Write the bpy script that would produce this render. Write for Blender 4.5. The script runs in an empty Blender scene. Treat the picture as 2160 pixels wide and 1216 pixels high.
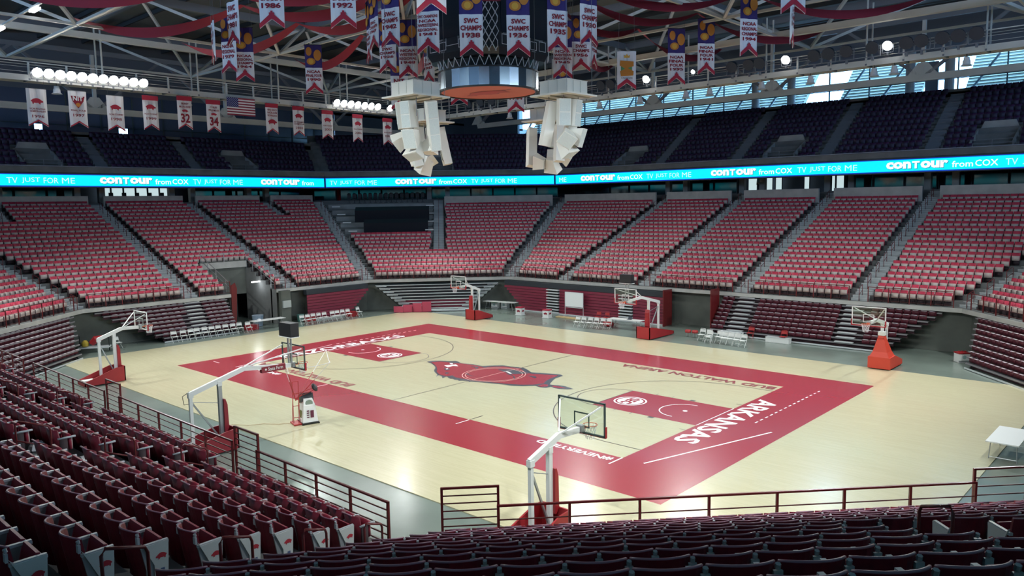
import bpy, math, random
import numpy as np
from mathutils import Vector, Matrix
random.seed(7)
R_ = math.radians
FT = .3048
SC = bpy.context.scene
COL = SC.collection

# ------------------------------------------------------------------ camera
CAM_C = Vector((31.217, -32.380, 10.123))
CAM_F = 1633.2                      # focal length in pixels of a 2160 x 1216 frame
_yaw, _pit, _rol = R_(132.4837), R_(-6.2805), R_(-.90995)
_f = Vector((math.cos(_yaw)*math.cos(_pit), math.sin(_yaw)*math.cos(_pit), math.sin(_pit)))
_r = _f.cross(Vector((0, 0, 1))).normalized(); _u = _r.cross(_f)
CR = math.cos(_rol)*_r + math.sin(_rol)*_u
CU = -math.sin(_rol)*_r + math.cos(_rol)*_u
cam_data = bpy.data.cameras.new('camera'); cam = bpy.data.objects.new('camera', cam_data); COL.objects.link(cam)
cam_data.sensor_width = 36; cam_data.sensor_fit = 'HORIZONTAL'; cam_data.lens = CAM_F/2160*36
cam_data.clip_start = .05; cam_data.clip_end = 600
m = Matrix.Identity(4)
for i in range(3):
    m[i][0] = CR[i]; m[i][1] = CU[i]; m[i][2] = -_f[i]; m[i][3] = CAM_C[i]
cam.matrix_world = m
SC.camera = cam
def to_px(p):
    d = Vector(p)-CAM_C; z = d.dot(_f)
    if z < .05: return None
    return (1080+CAM_F*d.dot(CR)/z, 608-CAM_F*d.dot(CU)/z, z)

# ------------------------------------------------------------------ world, light, exposure
SC.view_settings.view_transform = 'Standard'; SC.view_settings.look = 'None'
SC.view_settings.gamma = 1; SC.view_settings.use_curve_mapping = False
SC.view_settings.exposure = 0.0
w = bpy.data.worlds.new('world'); SC.world = w; w.use_nodes = True
bg = w.node_tree.nodes['Background']; bg.inputs[0].default_value = (.40, .63, 1, 1); bg.inputs[1].default_value = 15.0
try:
    SC.cycles.use_denoising = True
    SC.cycles.max_bounces = 5; SC.cycles.diffuse_bounces = 3; SC.cycles.glossy_bounces = 2
    SC.cycles.use_adaptive_sampling = True; SC.cycles.adaptive_threshold = .03
    SC.cycles.transmission_bounces = 3; SC.cycles.transparent_max_bounces = 8
    SC.cycles.caustics_reflective = False; SC.cycles.caustics_refractive = False
    SC.cycles.sample_clamp_indirect = 4.0
except Exception as e:
    print(e)
CW_X, CW_Y, CW_Z = 30.0, 24.0, 19.2           # catwalk rectangle under the roof
def spot(name, loc, target, power, angle=75, blend=.8, col=(1, .97, .93), radius=.35):
    l = bpy.data.lights.new(name, 'SPOT'); l.energy = power; l.spot_size = R_(angle); l.spot_blend = blend
    l.color = col; l.shadow_soft_size = radius
    o = bpy.data.objects.new(name, l); COL.objects.link(o); o.location = loc
    o.rotation_euler = (Vector(target)-Vector(loc)).to_track_quat('-Z', 'Y').to_euler()
    return o
COURT_W = 8200
LAMP = (.95, 1.0, .97)
def aimed(loc, inward, el=-46, power=COURT_W, angle=88):
    loc = Vector(loc); n = Vector((*inward, 0)).normalized(); k = loc.z/math.tan(R_(-el))
    return spot('court_floodlight_beam', loc, loc+n*k-Vector((0, 0, loc.z)), power, angle, .75, LAMP)
for sx in (-1, 1):
    for k in range(4):          # floodlights over both ends
        aimed((sx*(CW_X-1.0), -16.5+11*k, CW_Z+.6), (-sx, 0))
for sy in (-1, 1):
    for k in range(5):          # floodlights over both long sides
        aimed((-22+11*k, sy*(CW_Y-1.0), CW_Z+.6), (0, -sy))
# daylight portals in the clerestory bands
def portal(loc, rot, sx, sy):
    l = bpy.data.lights.new('window_portal', 'AREA'); l.shape = 'RECTANGLE'; l.size = sx; l.size_y = sy; l.cycles.is_portal = True
    o = bpy.data.objects.new('window_portal', l); COL.objects.link(o); o.location = loc; o.rotation_euler = rot
portal((0, 51.45, 21.35), (R_(-90), 0, 0), 88, 3.9)
portal((-54.9, 0, 19.15), (0, R_(-90), 0), 5.5, 64)
portal((0, -57.7, 21.35), (R_(90), 0, 0), 88, 3.9)  # unseen near band, added to let sky fill light in
portal((61.7, 0, 21.35), (0, R_(90), 0), 3.9, 70)  # unseen ARKANSAS end band, likewise opened for blue sky fill
# ------------------------------------------------------------------ helpers
MATS = {}
def M(name, col, rough=.6, metal=0, emit=None, es=0, noise=0., ns=4., bump=0., bs=30., coat=0, alpha=1, spec=.5):
    if name in MATS: return MATS[name]
    m = bpy.data.materials.new(name); m.use_nodes = True; nt = m.node_tree; b = nt.nodes['Principled BSDF']
    c = (*col, 1); b.inputs['Base Color'].default_value = c
    b.inputs['Roughness'].default_value = rough; b.inputs['Metallic'].default_value = metal
    b.inputs['Specular IOR Level'].default_value = spec; b.inputs['Coat Weight'].default_value = coat
    b.inputs['Coat Roughness'].default_value = .12
    b.inputs['Alpha'].default_value = alpha
    if emit: b.inputs['Emission Color'].default_value = (*emit, 1); b.inputs['Emission Strength'].default_value = es
    if noise or bump:
        tc = nt.nodes.new('ShaderNodeTexCoord')
        if noise:
            n = nt.nodes.new('ShaderNodeTexNoise'); n.inputs['Scale'].default_value = ns; n.inputs['Detail'].default_value = 4
            nt.links.new(tc.outputs['Object'], n.inputs['Vector'])
            rp = nt.nodes.new('ShaderNodeValToRGB'); rp.color_ramp.elements[0].position = .3; rp.color_ramp.elements[1].position = .7
            rp.color_ramp.elements[0].color = (*[max(0, x*(1-noise)) for x in col], 1)
            rp.color_ramp.elements[1].color = (*[min(1, x*(1+noise)) for x in col], 1)
            nt.links.new(n.outputs['Fac'], rp.inputs['Fac']); nt.links.new(rp.outputs['Color'], b.inputs['Base Color'])
        if bump:
            n2 = nt.nodes.new('ShaderNodeTexNoise'); n2.inputs['Scale'].default_value = bs; n2.inputs['Detail'].default_value = 3
            nt.links.new(tc.outputs['Object'], n2.inputs['Vector'])
            bp = nt.nodes.new('ShaderNodeBump'); bp.inputs['Strength'].default_value = bump; bp.inputs['Distance'].default_value = .02
            nt.links.new(n2.outputs['Fac'], bp.inputs['Height']); nt.links.new(bp.outputs['Normal'], b.inputs['Normal'])
    MATS[name] = m
    return m
def glass(name, tint, refl_rough=.03, fac=.12):
    """thin clear pane: mostly lets light through, mirrors a little"""
    if name in MATS: return MATS[name]
    m = bpy.data.materials.new(name); m.use_nodes = True; nt = m.node_tree; nt.nodes.clear()
    out = nt.nodes.new('ShaderNodeOutputMaterial'); mx = nt.nodes.new('ShaderNodeMixShader')
    t = nt.nodes.new('ShaderNodeBsdfTransparent'); t.inputs[0].default_value = (*tint, 1)
    g = nt.nodes.new('ShaderNodeBsdfGlossy'); g.inputs['Roughness'].default_value = refl_rough
    mx.inputs[0].default_value = fac
    nt.links.new(t.outputs[0], mx.inputs[1]); nt.links.new(g.outputs[0], mx.inputs[2]); nt.links.new(mx.outputs[0], out.inputs[0])
    MATS[name] = m
    return m

def V(*a): return Vector(a)
class MB:
    def __init__(s): s.v = []; s.f = []; s.m = []; s.mi = 0
    def add(s, vs, fs):
        o = len(s.v); s.v.extend([tuple(x) for x in vs]); s.f.extend([tuple(i+o for i in f) for f in fs]); s.m.extend([s.mi]*len(fs)); return s
    def box(s, c, d, R=None):
        c = Vector(c); hx, hy, hz = d[0]/2, d[1]/2, d[2]/2
        if isinstance(R, (int, float)): R = Matrix.Rotation(R, 3, 'Z')
        ps = [Vector((x, y, z)) for x in (-hx, hx) for y in (-hy, hy) for z in (-hz, hz)]
        if R is not None: ps = [R @ p for p in ps]
        return s.add([c+p for p in ps], [(0, 1, 3, 2), (4, 6, 7, 5), (0, 4, 5, 1), (2, 3, 7, 6), (0, 2, 6, 4), (1, 5, 7, 3)])
    def bar(s, a, b, w, h=None, up=(0, 0, 1)):
        """rectangular bar from a to b, w across and h high"""
        a, b = Vector(a), Vector(b); d = b-a; L = d.length
        if L < 1e-6: return s
        y = d/L; up = Vector(up)
        if abs(y.dot(up)) > .98: up = Vector((1, 0, 0)) if abs(y.x) < .9 else Vector((0, 1, 0))
        x = y.cross(up).normalized(); z = x.cross(y); h = h or w
        return s.box((a+b)/2, (w, L, h), Matrix((x, y, z)).transposed())
    def prism(s, pts, vec):
        n = len(pts); vec = Vector(vec); p = [Vector(q) for q in pts]
        fs = [tuple(range(n-1, -1, -1)), tuple(range(n, 2*n))]+[(i, (i+1) % n, n+(i+1) % n, n+i) for i in range(n)]
        return s.add(p+[q+vec for q in p], fs)
    def poly(s, pts): return s.add(pts, [tuple(range(len(pts)))])
    def quad(s, a, b, c, d): return s.add([a, b, c, d], [(0, 1, 2, 3)])
    def tube(s, pts, r, n=6, closed=False):
        pts = [Vector(p) for p in pts]; N = len(pts); vs = []; fs = []
        rr = r if isinstance(r, (list, tuple)) else [r]*N
        prev = None
        for i in range(N):
            if closed: t = (pts[(i+1) % N]-pts[i-1]).normalized()
            else: t = (pts[min(i+1, N-1)]-pts[max(i-1, 0)]).normalized()
            if prev is None:
                x = t.cross(Vector((0, 0, 1)) if abs(t.z) < .9 else Vector((1, 0, 0))).normalized()
            else: x = (prev-t*prev.dot(t)).normalized()
            prev = x; y = t.cross(x)
            vs += [pts[i]+rr[i]*(math.cos(2*math.pi*k/n)*x+math.sin(2*math.pi*k/n)*y) for k in range(n)]
        for i in range(N if closed else N-1):
            j = (i+1) % N
            fs += [(i*n+k, i*n+(k+1) % n, j*n+(k+1) % n, j*n+k) for k in range(n)]
        if not closed: fs += [tuple(range(n-1, -1, -1)), tuple(range((N-1)*n, N*n))]
        return s.add(vs, fs)
    def cyl(s, a, b, r, r2=None, n=12): return s.tube([a, b], [r, r if r2 is None else r2], n)
    def lathe(s, c, prof, n=24, R=None):
        c = Vector(c); vs = []; K = len(prof)
        for k in range(n):
            a = 2*math.pi*k/n
            for (r, z) in prof:
                p = Vector((r*math.cos(a), r*math.sin(a), z)); vs.append(c+(R @ p if R is not None else p))
        return s.add(vs, [(k*K+i, ((k+1) % n)*K+i, ((k+1) % n)*K+i+1, k*K+i+1) for k in range(n) for i in range(K-1)])
    def sheet(s, grid):
        nr, nc = len(grid), len(grid[0])
        return s.add([p for r in grid for p in r], [(i*nc+j, i*nc+j+1, (i+1)*nc+j+1, (i+1)*nc+j) for i in range(nr-1) for j in range(nc-1)])
    def mesh(s, name, mat, smooth=False):
        me = bpy.data.meshes.new(name); me.from_pydata(s.v, [], s.f)
        for x in (mat if isinstance(mat, (list, tuple)) else [mat]): me.materials.append(x)
        if isinstance(mat, (list, tuple)) and len(mat) > 1: me.polygons.foreach_set('material_index', s.m)
        if smooth: me.polygons.foreach_set('use_smooth', [True]*len(s.f))
        me.update(); return me
    def build(s, name, mat, parent=None, smooth=False):
        return link(name, s.mesh(name, mat, smooth), parent)
def link(name, me, parent=None, loc=None, rot=None, scale=None):
    o = bpy.data.objects.new(name, me); COL.objects.link(o)
    if parent is not None: o.parent = parent
    if loc is not None: o.location = loc
    if rot is not None: o.rotation_euler = rot if not isinstance(rot, (int, float)) else (0, 0, rot)
    if scale is not None: o.scale = scale
    return o
def tag(o, label=None, cat=None, group=None, kind=None):
    if label: o['label'] = label
    if cat: o['category'] = cat
    if group: o['group'] = group
    if kind: o['kind'] = kind
    return o
def thing(name, label, cat, loc=(0, 0, 0), rz=0, group=None, kind=None):
    return tag(link(name, None, None, loc, rz), label, cat, group, kind)
def struct(name, mb, mat, label, smooth=False, cat='structure'):
    return tag(mb.build(name, mat, None, smooth), label, cat, None, 'structure')
def copy_tree(o, parent=None):
    c = o.copy(); COL.objects.link(c)
    if parent is not None: c.parent = parent
    for ch in o.children: copy_tree(ch, c)
    return c
ORD = ['first', 'second', 'third', 'fourth', 'fifth', 'sixth', 'seventh', 'eighth', 'ninth', 'tenth', 'eleventh', 'twelfth', 'thirteenth', 'fourteenth',
       'fifteenth', 'sixteenth', 'seventeenth', 'eighteenth', 'nineteenth', 'twentieth']
def ordn(i):
    return ORD[i] if i < 20 else ('twenty-'+ORD[i-20] if i < 29 else 'thirty-'+ORD[i-30] if 30 <= i < 39 else 'thirtieth' if i == 29 else 'last')

_TX = {}
def glyphs(txt, bold=0.0, space=1.0):
    k = (txt, bold, space)
    if k not in _TX:
        cu = bpy.data.curves.new('lettering_source', 'FONT'); cu.body = txt; cu.size = 1; cu.offset = bold; cu.space_character = space
        cu.resolution_u = 2; cu.fill_mode = 'FRONT'
        ob = bpy.data.objects.new('lettering_source', cu); me = bpy.data.meshes.new_from_object(ob)
        vs = np.array([v.co[:2] for v in me.vertices]) if len(me.vertices) else np.zeros((1, 2)); fs = [tuple(p.vertices) for p in me.polygons]
        bpy.data.objects.remove(ob); bpy.data.meshes.remove(me); bpy.data.curves.remove(cu)
        lo = vs.min(0); hi = vs.max(0)
        _TX[k] = ((vs-(lo+hi)/2)/(hi-lo), fs)
    return _TX[k]
def text(mb, txt, o, r, u, W, H, bold=.02, space=1.0):
    """lettering that fills a W x H box centred at o, r = reading direction, u = up"""
    vs, fs = glyphs(txt, bold, space); o, r, u = Vector(o), Vector(r), Vector(u)
    return mb.add([o+r*(W*a)+u*(H*b) for a, b in vs], fs)
def shape(mb, pts, o, r, u, W, H):
    """filled outline given in a unit box"""
    o, r, u = Vector(o), Vector(r), Vector(u)
    return mb.poly([o+r*(W*a)+u*(H*b) for a, b in pts])
def arc(c, r, a0, a1, n=48): return [(c[0]+r*math.cos(R_(a0+(a1-a0)*i/n)), c[1]+r*math.sin(R_(a0+(a1-a0)*i/n))) for i in range(n+1)]
def strip(mb, pts, wd, z, closed=False):
    """flat painted line of width wd along 2-D points"""
    P = [Vector((p[0], p[1], 0)) for p in pts]; n = len(P); a = []
    for i in range(n):
        t = (P[(i+1) % n]-P[i-1]) if closed else (P[min(i+1, n-1)]-P[max(i-1, 0)])
        t.normalize(); q = Vector((-t.y, t.x, 0))*wd/2
        a.append((P[i]+q+Vector((0, 0, z)), P[i]-q+Vector((0, 0, z))))
    for i in range(n if closed else n-1):
        j = (i+1) % n; mb.quad(a[i][1], a[j][1], a[j][0], a[i][0])
def mass(name, sets, mats):
    """one mesh that repeats all-quad shapes; sets = [(verts, quads, material index per quad, [(x, y, z, rz)])]"""
    VS, FS, MS = [], [], []; off = 0
    for bv, bf, bm, xf in sets:
        if not len(xf): continue
        bv = np.array(bv, float); bf = np.array(bf, int); xf = np.array(xf, float); n, k = len(xf), len(bv)
        c, s_ = np.cos(xf[:, 3])[:, None], np.sin(xf[:, 3])[:, None]
        X = bv[None, :, 0]*c-bv[None, :, 1]*s_+xf[:, 0:1]; Y = bv[None, :, 0]*s_+bv[None, :, 1]*c+xf[:, 1:2]; Z = bv[None, :, 2]+xf[:, 2:3]
        VS.append(np.stack([X, Y, Z], 2).reshape(-1, 3)); FS.append((bf[None]+(np.arange(n)*k)[:, None, None]+off).reshape(-1)); MS.append(np.tile(np.array(bm), n)); off += n*k
    vs = np.concatenate(VS).astype(np.float32); fs = np.concatenate(FS).astype(np.int32); ms = np.concatenate(MS).astype(np.int32); q = len(ms)
    me = bpy.data.meshes.new(name); me.vertices.add(len(vs)); me.vertices.foreach_set('co', vs.ravel())
    me.loops.add(q*4); me.loops.foreach_set('vertex_index', fs)
    me.polygons.add(q); me.polygons.foreach_set('loop_start', np.arange(q, dtype=np.int32)*4)
    for mt in mats: me.materials.append(mt)
    me.polygons.foreach_set('material_index', ms)
    me.update(calc_edges=True); me.validate()
    return me
# ------------------------------------------------------------------ materials
concrete = M('concrete', (.30, .31, .31), .75, noise=.18, ns=.6, bump=.15, bs=8)
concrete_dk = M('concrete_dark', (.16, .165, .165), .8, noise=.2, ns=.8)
concrete_lt = M('concrete_pale', (.44, .44, .42), .7, noise=.12, ns=1.2)
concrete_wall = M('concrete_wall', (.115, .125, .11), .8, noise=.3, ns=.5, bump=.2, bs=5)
apron = M('apron_concrete', (.185, .225, .20), .2, noise=.14, ns=.35, spec=.4)
maroon = M('maroon_seat_shaded', (.19, .012, .028), .38, noise=.12, ns=9)  # near backs: same seats as the far ones, shade put into the colour
maroon_in = M('maroon_seat_inner', (.30, .02, .045), .45)
red_seat = M('red_seat_back_lit', (.58, .055, .10), .36, noise=.18, ns=1.3)  # far backs: light on their fronts put into the colour
tan = M('tan_seat_pan', (.60, .50, .46), .6, noise=.12, ns=1.7)
tan_dk = M('seat_gap_dark', (.05, .03, .035), .8)
upseat = M('upper_seat_hazed', (.055, .016, .065), .55, noise=.3, ns=1.1)  # dim blue haze of the upper bowl mixed into back and pan colours
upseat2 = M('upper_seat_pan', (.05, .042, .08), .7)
rail_red = M('rail_maroon_paint', (.15, .014, .016), .35)
red_pad = M('red_vinyl_pad', (.34, .016, .022), .45, noise=.06, ns=3)
red_bright = M('red_orange_vinyl', (.60, .055, .03), .5)
white = M('white_paint', (.78, .79, .78), .4)
white_cloth = M('banner_white', (.80, .80, .83), .8)
cream = M('cream_speaker_paint', (.76, .74, .66), .55)
cream_gr = M('cream_grille_cloth', (.58, .62, .58), .8, noise=.08, ns=40)
grey_metal = M('grey_metal', (.42, .44, .46), .4, metal=.6)
silver = M('silver_aluminium', (.66, .70, .72), .4, metal=.2)
black = M('black', (.012, .013, .016), .5)
black_cloth = M('black_drape', (.008, .010, .018), .9)
dark_blue = M('dark_equipment', (.02, .03, .05), .5)
crimson = M('crimson_banner', (.40, .02, .05), .8)
crimson_txt = M('crimson_lettering', (.26, .01, .03), .8)
purple = M('banner_indigo', (.035, .022, .15), .8)
orange = M('banner_orange', (.52, .20, .03), .8)
yellow = M('banner_amber', (.66, .36, .05), .8)
swagm = M('red_swag_cloth', (.27, .018, .04), .75)
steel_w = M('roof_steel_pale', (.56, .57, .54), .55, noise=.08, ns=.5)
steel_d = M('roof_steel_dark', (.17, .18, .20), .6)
roofm = M('roof_deck', (.19, .20, .20), .9)
lampm = M('lamp_glow', (1, 1, 1), .5, emit=(1, .99, .97), es=40)
tubem = M('tube_glow', (1, 1, 1), .5, emit=(.95, .98, 1), es=6)
cyan = M('led_cyan', (.0, .1, .12), .6, emit=(.0, .80, .92), es=1.15)
ledblue = M('led_blue', (0, .02, .1), .6, emit=(.005, .06, .55), es=.9)
ledwhite = M('led_white', (.3, .3, .3), .6, emit=(.95, 1, 1), es=1.0)
ledpale = M('led_pale', (.3, .3, .3), .6, emit=(.62, .93, .97), es=1.0)
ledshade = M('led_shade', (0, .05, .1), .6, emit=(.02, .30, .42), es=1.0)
suite_glass = M('suite_glass', (.012, .016, .03), .06, spec=.9)
lit_room = M('lit_room', (.6, .7, .72), .6, emit=(.72, .92, .95), es=.75)
paint_red = None
# ------------------------------------------------------------------ floor and court
def court_mat(name, col, col2, plank=True, rough=.22):
    m = bpy.data.materials.new(name); m.use_nodes = True; nt = m.node_tree; b = nt.nodes['Principled BSDF']
    tc = nt.nodes.new('ShaderNodeTexCoord')
    br = nt.nodes.new('ShaderNodeTexBrick'); br.inputs['Scale'].default_value = 1; br.inputs['Brick Width'].default_value = 1.1; br.inputs['Row Height'].default_value = .057
    br.inputs['Mortar Size'].default_value = .0012; br.inputs['Bias'].default_value = 0; br.offset = .37
    br.inputs['Color1'].default_value = (*col, 1); br.inputs['Color2'].default_value = (*col2, 1); br.inputs['Mortar'].default_value = (*[x*.85 for x in col], 1)
    nt.links.new(tc.outputs['Object'], br.inputs['Vector'])
    n = nt.nodes.new('ShaderNodeTexNoise'); n.inputs['Scale'].default_value = .45; n.inputs['Detail'].default_value = 2
    mp = nt.nodes.new('ShaderNodeMapping'); mp.inputs['Scale'].default_value = (.4, 11, 1)
    nt.links.new(tc.outputs['Object'], mp.inputs['Vector']); nt.links.new(mp.outputs[0], n.inputs['Vector'])
    mx = nt.nodes.new('ShaderNodeMix'); mx.data_type = 'RGBA'; mx.blend_type = 'MULTIPLY'; mx.inputs[0].default_value = .6
    nt.links.new(br.outputs['Color'], mx.inputs[6]); nt.links.new(n.outputs['Color'], mx.inputs[7])
    rp = nt.nodes.new('ShaderNodeValToRGB'); rp.color_ramp.elements[0].color = (.93, .93, .93, 1); rp.color_ramp.elements[1].color = (1, 1, 1, 1)
    nt.links.new(n.outputs['Fac'], rp.inputs['Fac']); nt.links.new(rp.outputs['Color'], mx.inputs[7])
    if not plank: nt.links.remove(mx.inputs[6].links[0]); mx.inputs[6].default_value = (*col, 1)
    nt.links.new(mx.outputs[2], b.inputs['Base Color'])
    b.inputs['Roughness'].default_value = rough; b.inputs['Coat Weight'].default_value = .2; b.inputs['Coat Roughness'].default_value = .10
    return m
wood = court_mat('maple_boards', (.61, .56, .37), (.57, .52, .34))
paint_red = court_mat('court_red_paint', (.36, .022, .038), (.33, .020, .035), False, rough=.25)
court_line = M('court_line_dark', (.05, .03, .028), .4)
court_white = M('court_white_paint', (.82, .80, .83), .4)
court_dark = M('court_black_paint', (.02, .022, .04), .4)
court_text = M('court_maroon_paint', (.22, .02, .025), .4)
WX, WY = 25.35, 15.42
mb = MB(); mb.box((0, 0, -.15), (150, 130, .28)); struct('floor', mb, apron, 'grey-green polished concrete arena floor around the court', cat='floor')
fl = MB(); fl.box((0, 0, 0), (2*WX, 2*WY, .05)); court = struct('floor_court', fl, wood, 'pale maple basketball court floor with red painted border', cat='floor')
ZC = .026
def cpart(name, mb, mat): return mb.build(name, mat, court)
L, Wd = 47*FT, 25*FT; OX, OY = 59*FT, 35.3*FT
def ring(mb, ax, ay, bx, by, z):
    mb.quad((-bx, ay, z), (bx, ay, z), (bx, by, z), (-bx, by, z)); mb.quad((-bx, -by, z), (bx, -by, z), (bx, -ay, z), (-bx, -ay, z))
    mb.quad((-bx, -ay, z), (-ax, -ay, z), (-ax, ay, z), (-bx, ay, z)); mb.quad((ax, -ay, z), (bx, -ay, z), (bx, ay, z), (ax, ay, z))
mb = MB(); ring(mb, L, Wd, OX, OY, ZC+.002); cpart('border_marking', mb, paint_red)
for sx in (-1, 1):
    mb = MB(); x0, x1 = sorted((sx*L, sx*(L-19*FT))); mb.quad((x0, -6*FT, ZC+.002), (x1, -6*FT, ZC+.002), (x1, 6*FT, ZC+.002), (x0, 6*FT, ZC+.002)); cpart('lane_marking', mb, paint_red)
Z2 = ZC+.005
ln = MB()
strip(ln, [(0, -Wd), (0, Wd)], .05, Z2)
for sx in (-1, 1):
    bx = sx*(L-5.25*FT); R3 = 20.75*FT
    y3 = R3; a = 90
    pts = [(sx*L, -y3)]+[(bx-sx*R3*math.cos(t), R3*math.sin(t)) for t in np.linspace(-math.pi/2, math.pi/2, 61)]+[(sx*L, y3)]
    strip(ln, pts, .05, Z2)
    fx = sx*(L-19*FT); strip(ln, [(fx-sx*6*FT*math.cos(t), 6*FT*math.sin(t)) for t in np.linspace(-math.pi/2, math.pi/2, 41)], .05, Z2)
    strip(ln, [(fx, -6*FT), (fx, 6*FT)], .05, Z2)
    for sy in (-1, 1):
        for dd, wl in ((7.5, .30), (11.2, .05), (14.3, .05), (17.4, .05)):
            x = sx*(L-dd*FT); ln.quad((x-wl/2, sy*(6*FT+.02), Z2), (x+wl/2, sy*(6*FT+.02), Z2), (x+wl/2, sy*(6*FT+.24), Z2), (x-wl/2, sy*(6*FT+.24), Z2))
        strip(ln, [(sx*(L-.02), sy*9*FT), (sx*(L-1*FT), sy*9*FT)], .05, Z2)
cpart('line_marking', ln, court_line)
lw = MB(); Z3 = ZC+.008
for sx in (-1, 1):
    bx = sx*(L-5.25*FT)
    strip(lw, [(bx-sx*4*FT*math.cos(t), 4*FT*math.sin(t)) for t in np.linspace(-math.pi/2, math.pi/2, 31)], .06, Z3)
    lw.poly([(bx+.12*math.cos(t), .12*math.sin(t), Z3) for t in np.linspace(0, 2*math.pi, 13)[:-1]])
    strip(lw, [(sx*L, -6*FT), (sx*L, 6*FT)], .05, Z3)
    for k in range(15):
        y = .2+k*.527; strip(lw, [(sx*53.1*FT, y), (sx*53.1*FT, y+.27)], .07, Z3)
strip(lw, [(56.96*FT, -2.25*FT), (50.27*FT, -25.08*FT)], .09, Z3)
strip(lw, [(-47.3*FT, -28.35*FT), (-53.2*FT, -.5*FT)], .07, Z3)
strip(lw, [(46.95*FT, -25.05*FT), (46.95*FT, -28*FT)], .07, Z3); strip(lw, [(18.8*FT, -25.2*FT), (18.8*FT, -28*FT)], .06, Z3)
strip(lw, [(-18.8*FT, -25.2*FT), (-18.8*FT, -28*FT)], .06, Z3); strip(lw, [(-56.8*FT, -28.4*FT), (-54.2*FT, -28.4*FT)], .06, Z3)
cpart('white_marking', lw, court_white)
strip2 = MB(); strip(strip2, [(18.8*FT, -25*FT), (18.8*FT, -22.2*FT)], .05, Z3); strip(strip2, [(-18.8*FT, -25*FT), (-18.8*FT, -22.2*FT)], .05, Z3); cpart('line_marking', strip2, court_line)
# lettering on the boards
Y_, X_ = Vector((0, 1, 0)), Vector((1, 0, 0))
def words(txt, o, r, u, W, H, mat, bold=.03, nm='court_lettering'):
    mb = MB(); text(mb, txt, (o[0], o[1], Z3+.002), r, u, W, H, bold); return cpart(nm, mb, mat)
words('ARKANSAS', (49.5*FT, -.1*FT), -Y_, X_, 28.3*FT, 3.6*FT, court_white, .025)
words('RAZORBACKS', (-49.5*FT, .8*FT), Y_, -X_, 34.6*FT, 3.6*FT, court_white, .025)
for cx, cy in ((30.3, 22.75), (-30.5, -23.1)):
    words('BUD WALTON ARENA', (cx*FT, cy*FT), -X_, -Y_, 32.2*FT, 2.2*FT, court_text, .03)
words('#NEVERYIELD', (40.0*FT, -26.4*FT), -X_, -Y_, 12.6*FT, 1.35*FT, court_white, .03)
words('#NEVERYIELD', (-40.0*FT, -26.4*FT), -X_, -Y_, 12.6*FT, 1.35*FT, court_white, .03)
# conference emblem in each lane
for sx in (-1, 1):
    c = (sx*31.65*FT, -.27*FT); em = MB(); z = Z3+.002
    strip(em, [(c[0]+.80*math.cos(t), c[1]+.80*math.sin(t)) for t in np.linspace(0, 2*math.pi, 41)[:-1]], .09, z, True)
    em.poly([(c[0]+.66*math.cos(t), c[1]+.66*math.sin(t), z) for t in np.linspace(0, 2*math.pi, 33)[:-1]])
    e = cpart('lane_emblem', em, court_white)
    em = MB(); text(em, 'SEC', (c[0], c[1], z+.003), -Y_*sx, X_*sx, 1.12, .62, .05); em.build('emblem_lettering', paint_red, e)
# running boar emblem at the centre spot (flat print, metres from the centre)
HOG_OUT = [(-5.99,.02),(-6.03,.38),(-5.61,.77),(-5.02,1.02),(-4.69,1.37),(-4.32,1.28),(-3.9,1.07),(-3.14,1.32),(-2.26,1.3),(-1.89,1.79),(-1.39,2.27),(-.76,2.29),(-.15,2.5),(.15,2.51),(.78,2.2),(1.33,1.84),(1.86,2.05),(2.51,2.31),(3.05,2.48),(3.38,2.32),(3.43,1.94),(3.44,1.51),(3.64,1.07),(3.95,.49),(4.15,.15),(4.39,.16),(4.6,.29),(5.07,.37),(5.61,.21),(5.83,.15),(5.62,-.13),(5.21,-.33),(4.89,-.33),(4.53,-.21),(4.51,-.57),(4.14,-.7),(3.72,-.59),(3.2,-1.12),(2.63,-1.42),(2.11,-1.47),(1.66,-1.6),(1.45,-1.68),(.82,-1.88),(.18,-2.09),(.25,-2.27),(-.04,-2.1),(-.38,-2.25),(-.45,-2.42),(-.72,-2.28),(-.86,-2.39),(-1.13,-2.25),(-1.27,-2.36),(-1.54,-2.25),(-1.88,-2.03),(-1.71,-2.54),(-2.17,-2.2),(-2.51,-2.1),(-2.25,-2.57),(-2.73,-2.02),(-3.24,-1.77),(-3.75,-1.38),(-4.16,-.88),(-4.61,-.54),(-5.25,-.19)]
HOG_IN = [(-5.64,.09),(-5.39,.58),(-4.8,.75),(-4.6,.76),(-4.01,.99),(-2.98,1.16),(-2.14,1.12),(-1.77,1.0),(-1.63,1.52),(-1.13,2.0),(-.32,2.14),(.11,2.21),(1.05,1.62),(1.6,1.54),(2.31,1.85),(3.09,2.22),(3.2,1.81),(3.24,1.35),(3.49,.59),(3.74,.1),(3.49,-.45),(3.0,-.9),(2.19,-1.25),(1.28,-1.51),(.59,-1.71),(-.18,-1.85),(-.72,-1.92),(-1.21,-1.94),(-1.81,-1.67),(-1.8,-1.92),(-1.98,-2.05),(-2.55,-2.0),(-3.31,-1.56),(-3.91,-.96),(-4.64,-.42),(-5.28,-.07)]
HOG_DK = [[(-.81,1.16),(-.28,1.63),(.24,1.72),(.88,1.62),(1.47,1.49),(.94,.89),(.57,.67),(.1,.87)],[(-1.54,-.89),(-1.52,-.72),(-.87,-1.05),(-.45,-.97),(-.77,-1.15)],[(-4.99,.89),(-4.55,1.24),(-4.12,.99),(-4.17,.75),(-4.57,.73)],[(-2.84,.76),(-2.21,.98),(-1.9,.48),(-2.32,.7)],[(.38,.58),(.56,.77),(1.36,.35),(1.96,-.27),(1.55,.01),(1.15,.43)],[(1.75,1.03),(2.26,1.18),(2.6,.84),(2.48,.79)],[(-3.76,-.57),(-3.32,-.5),(-3.0,-.74),(-3.11,-1.01)],[(-2.76,-1.39),(-2.47,-1.29),(-2.24,-1.75)]]
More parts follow.
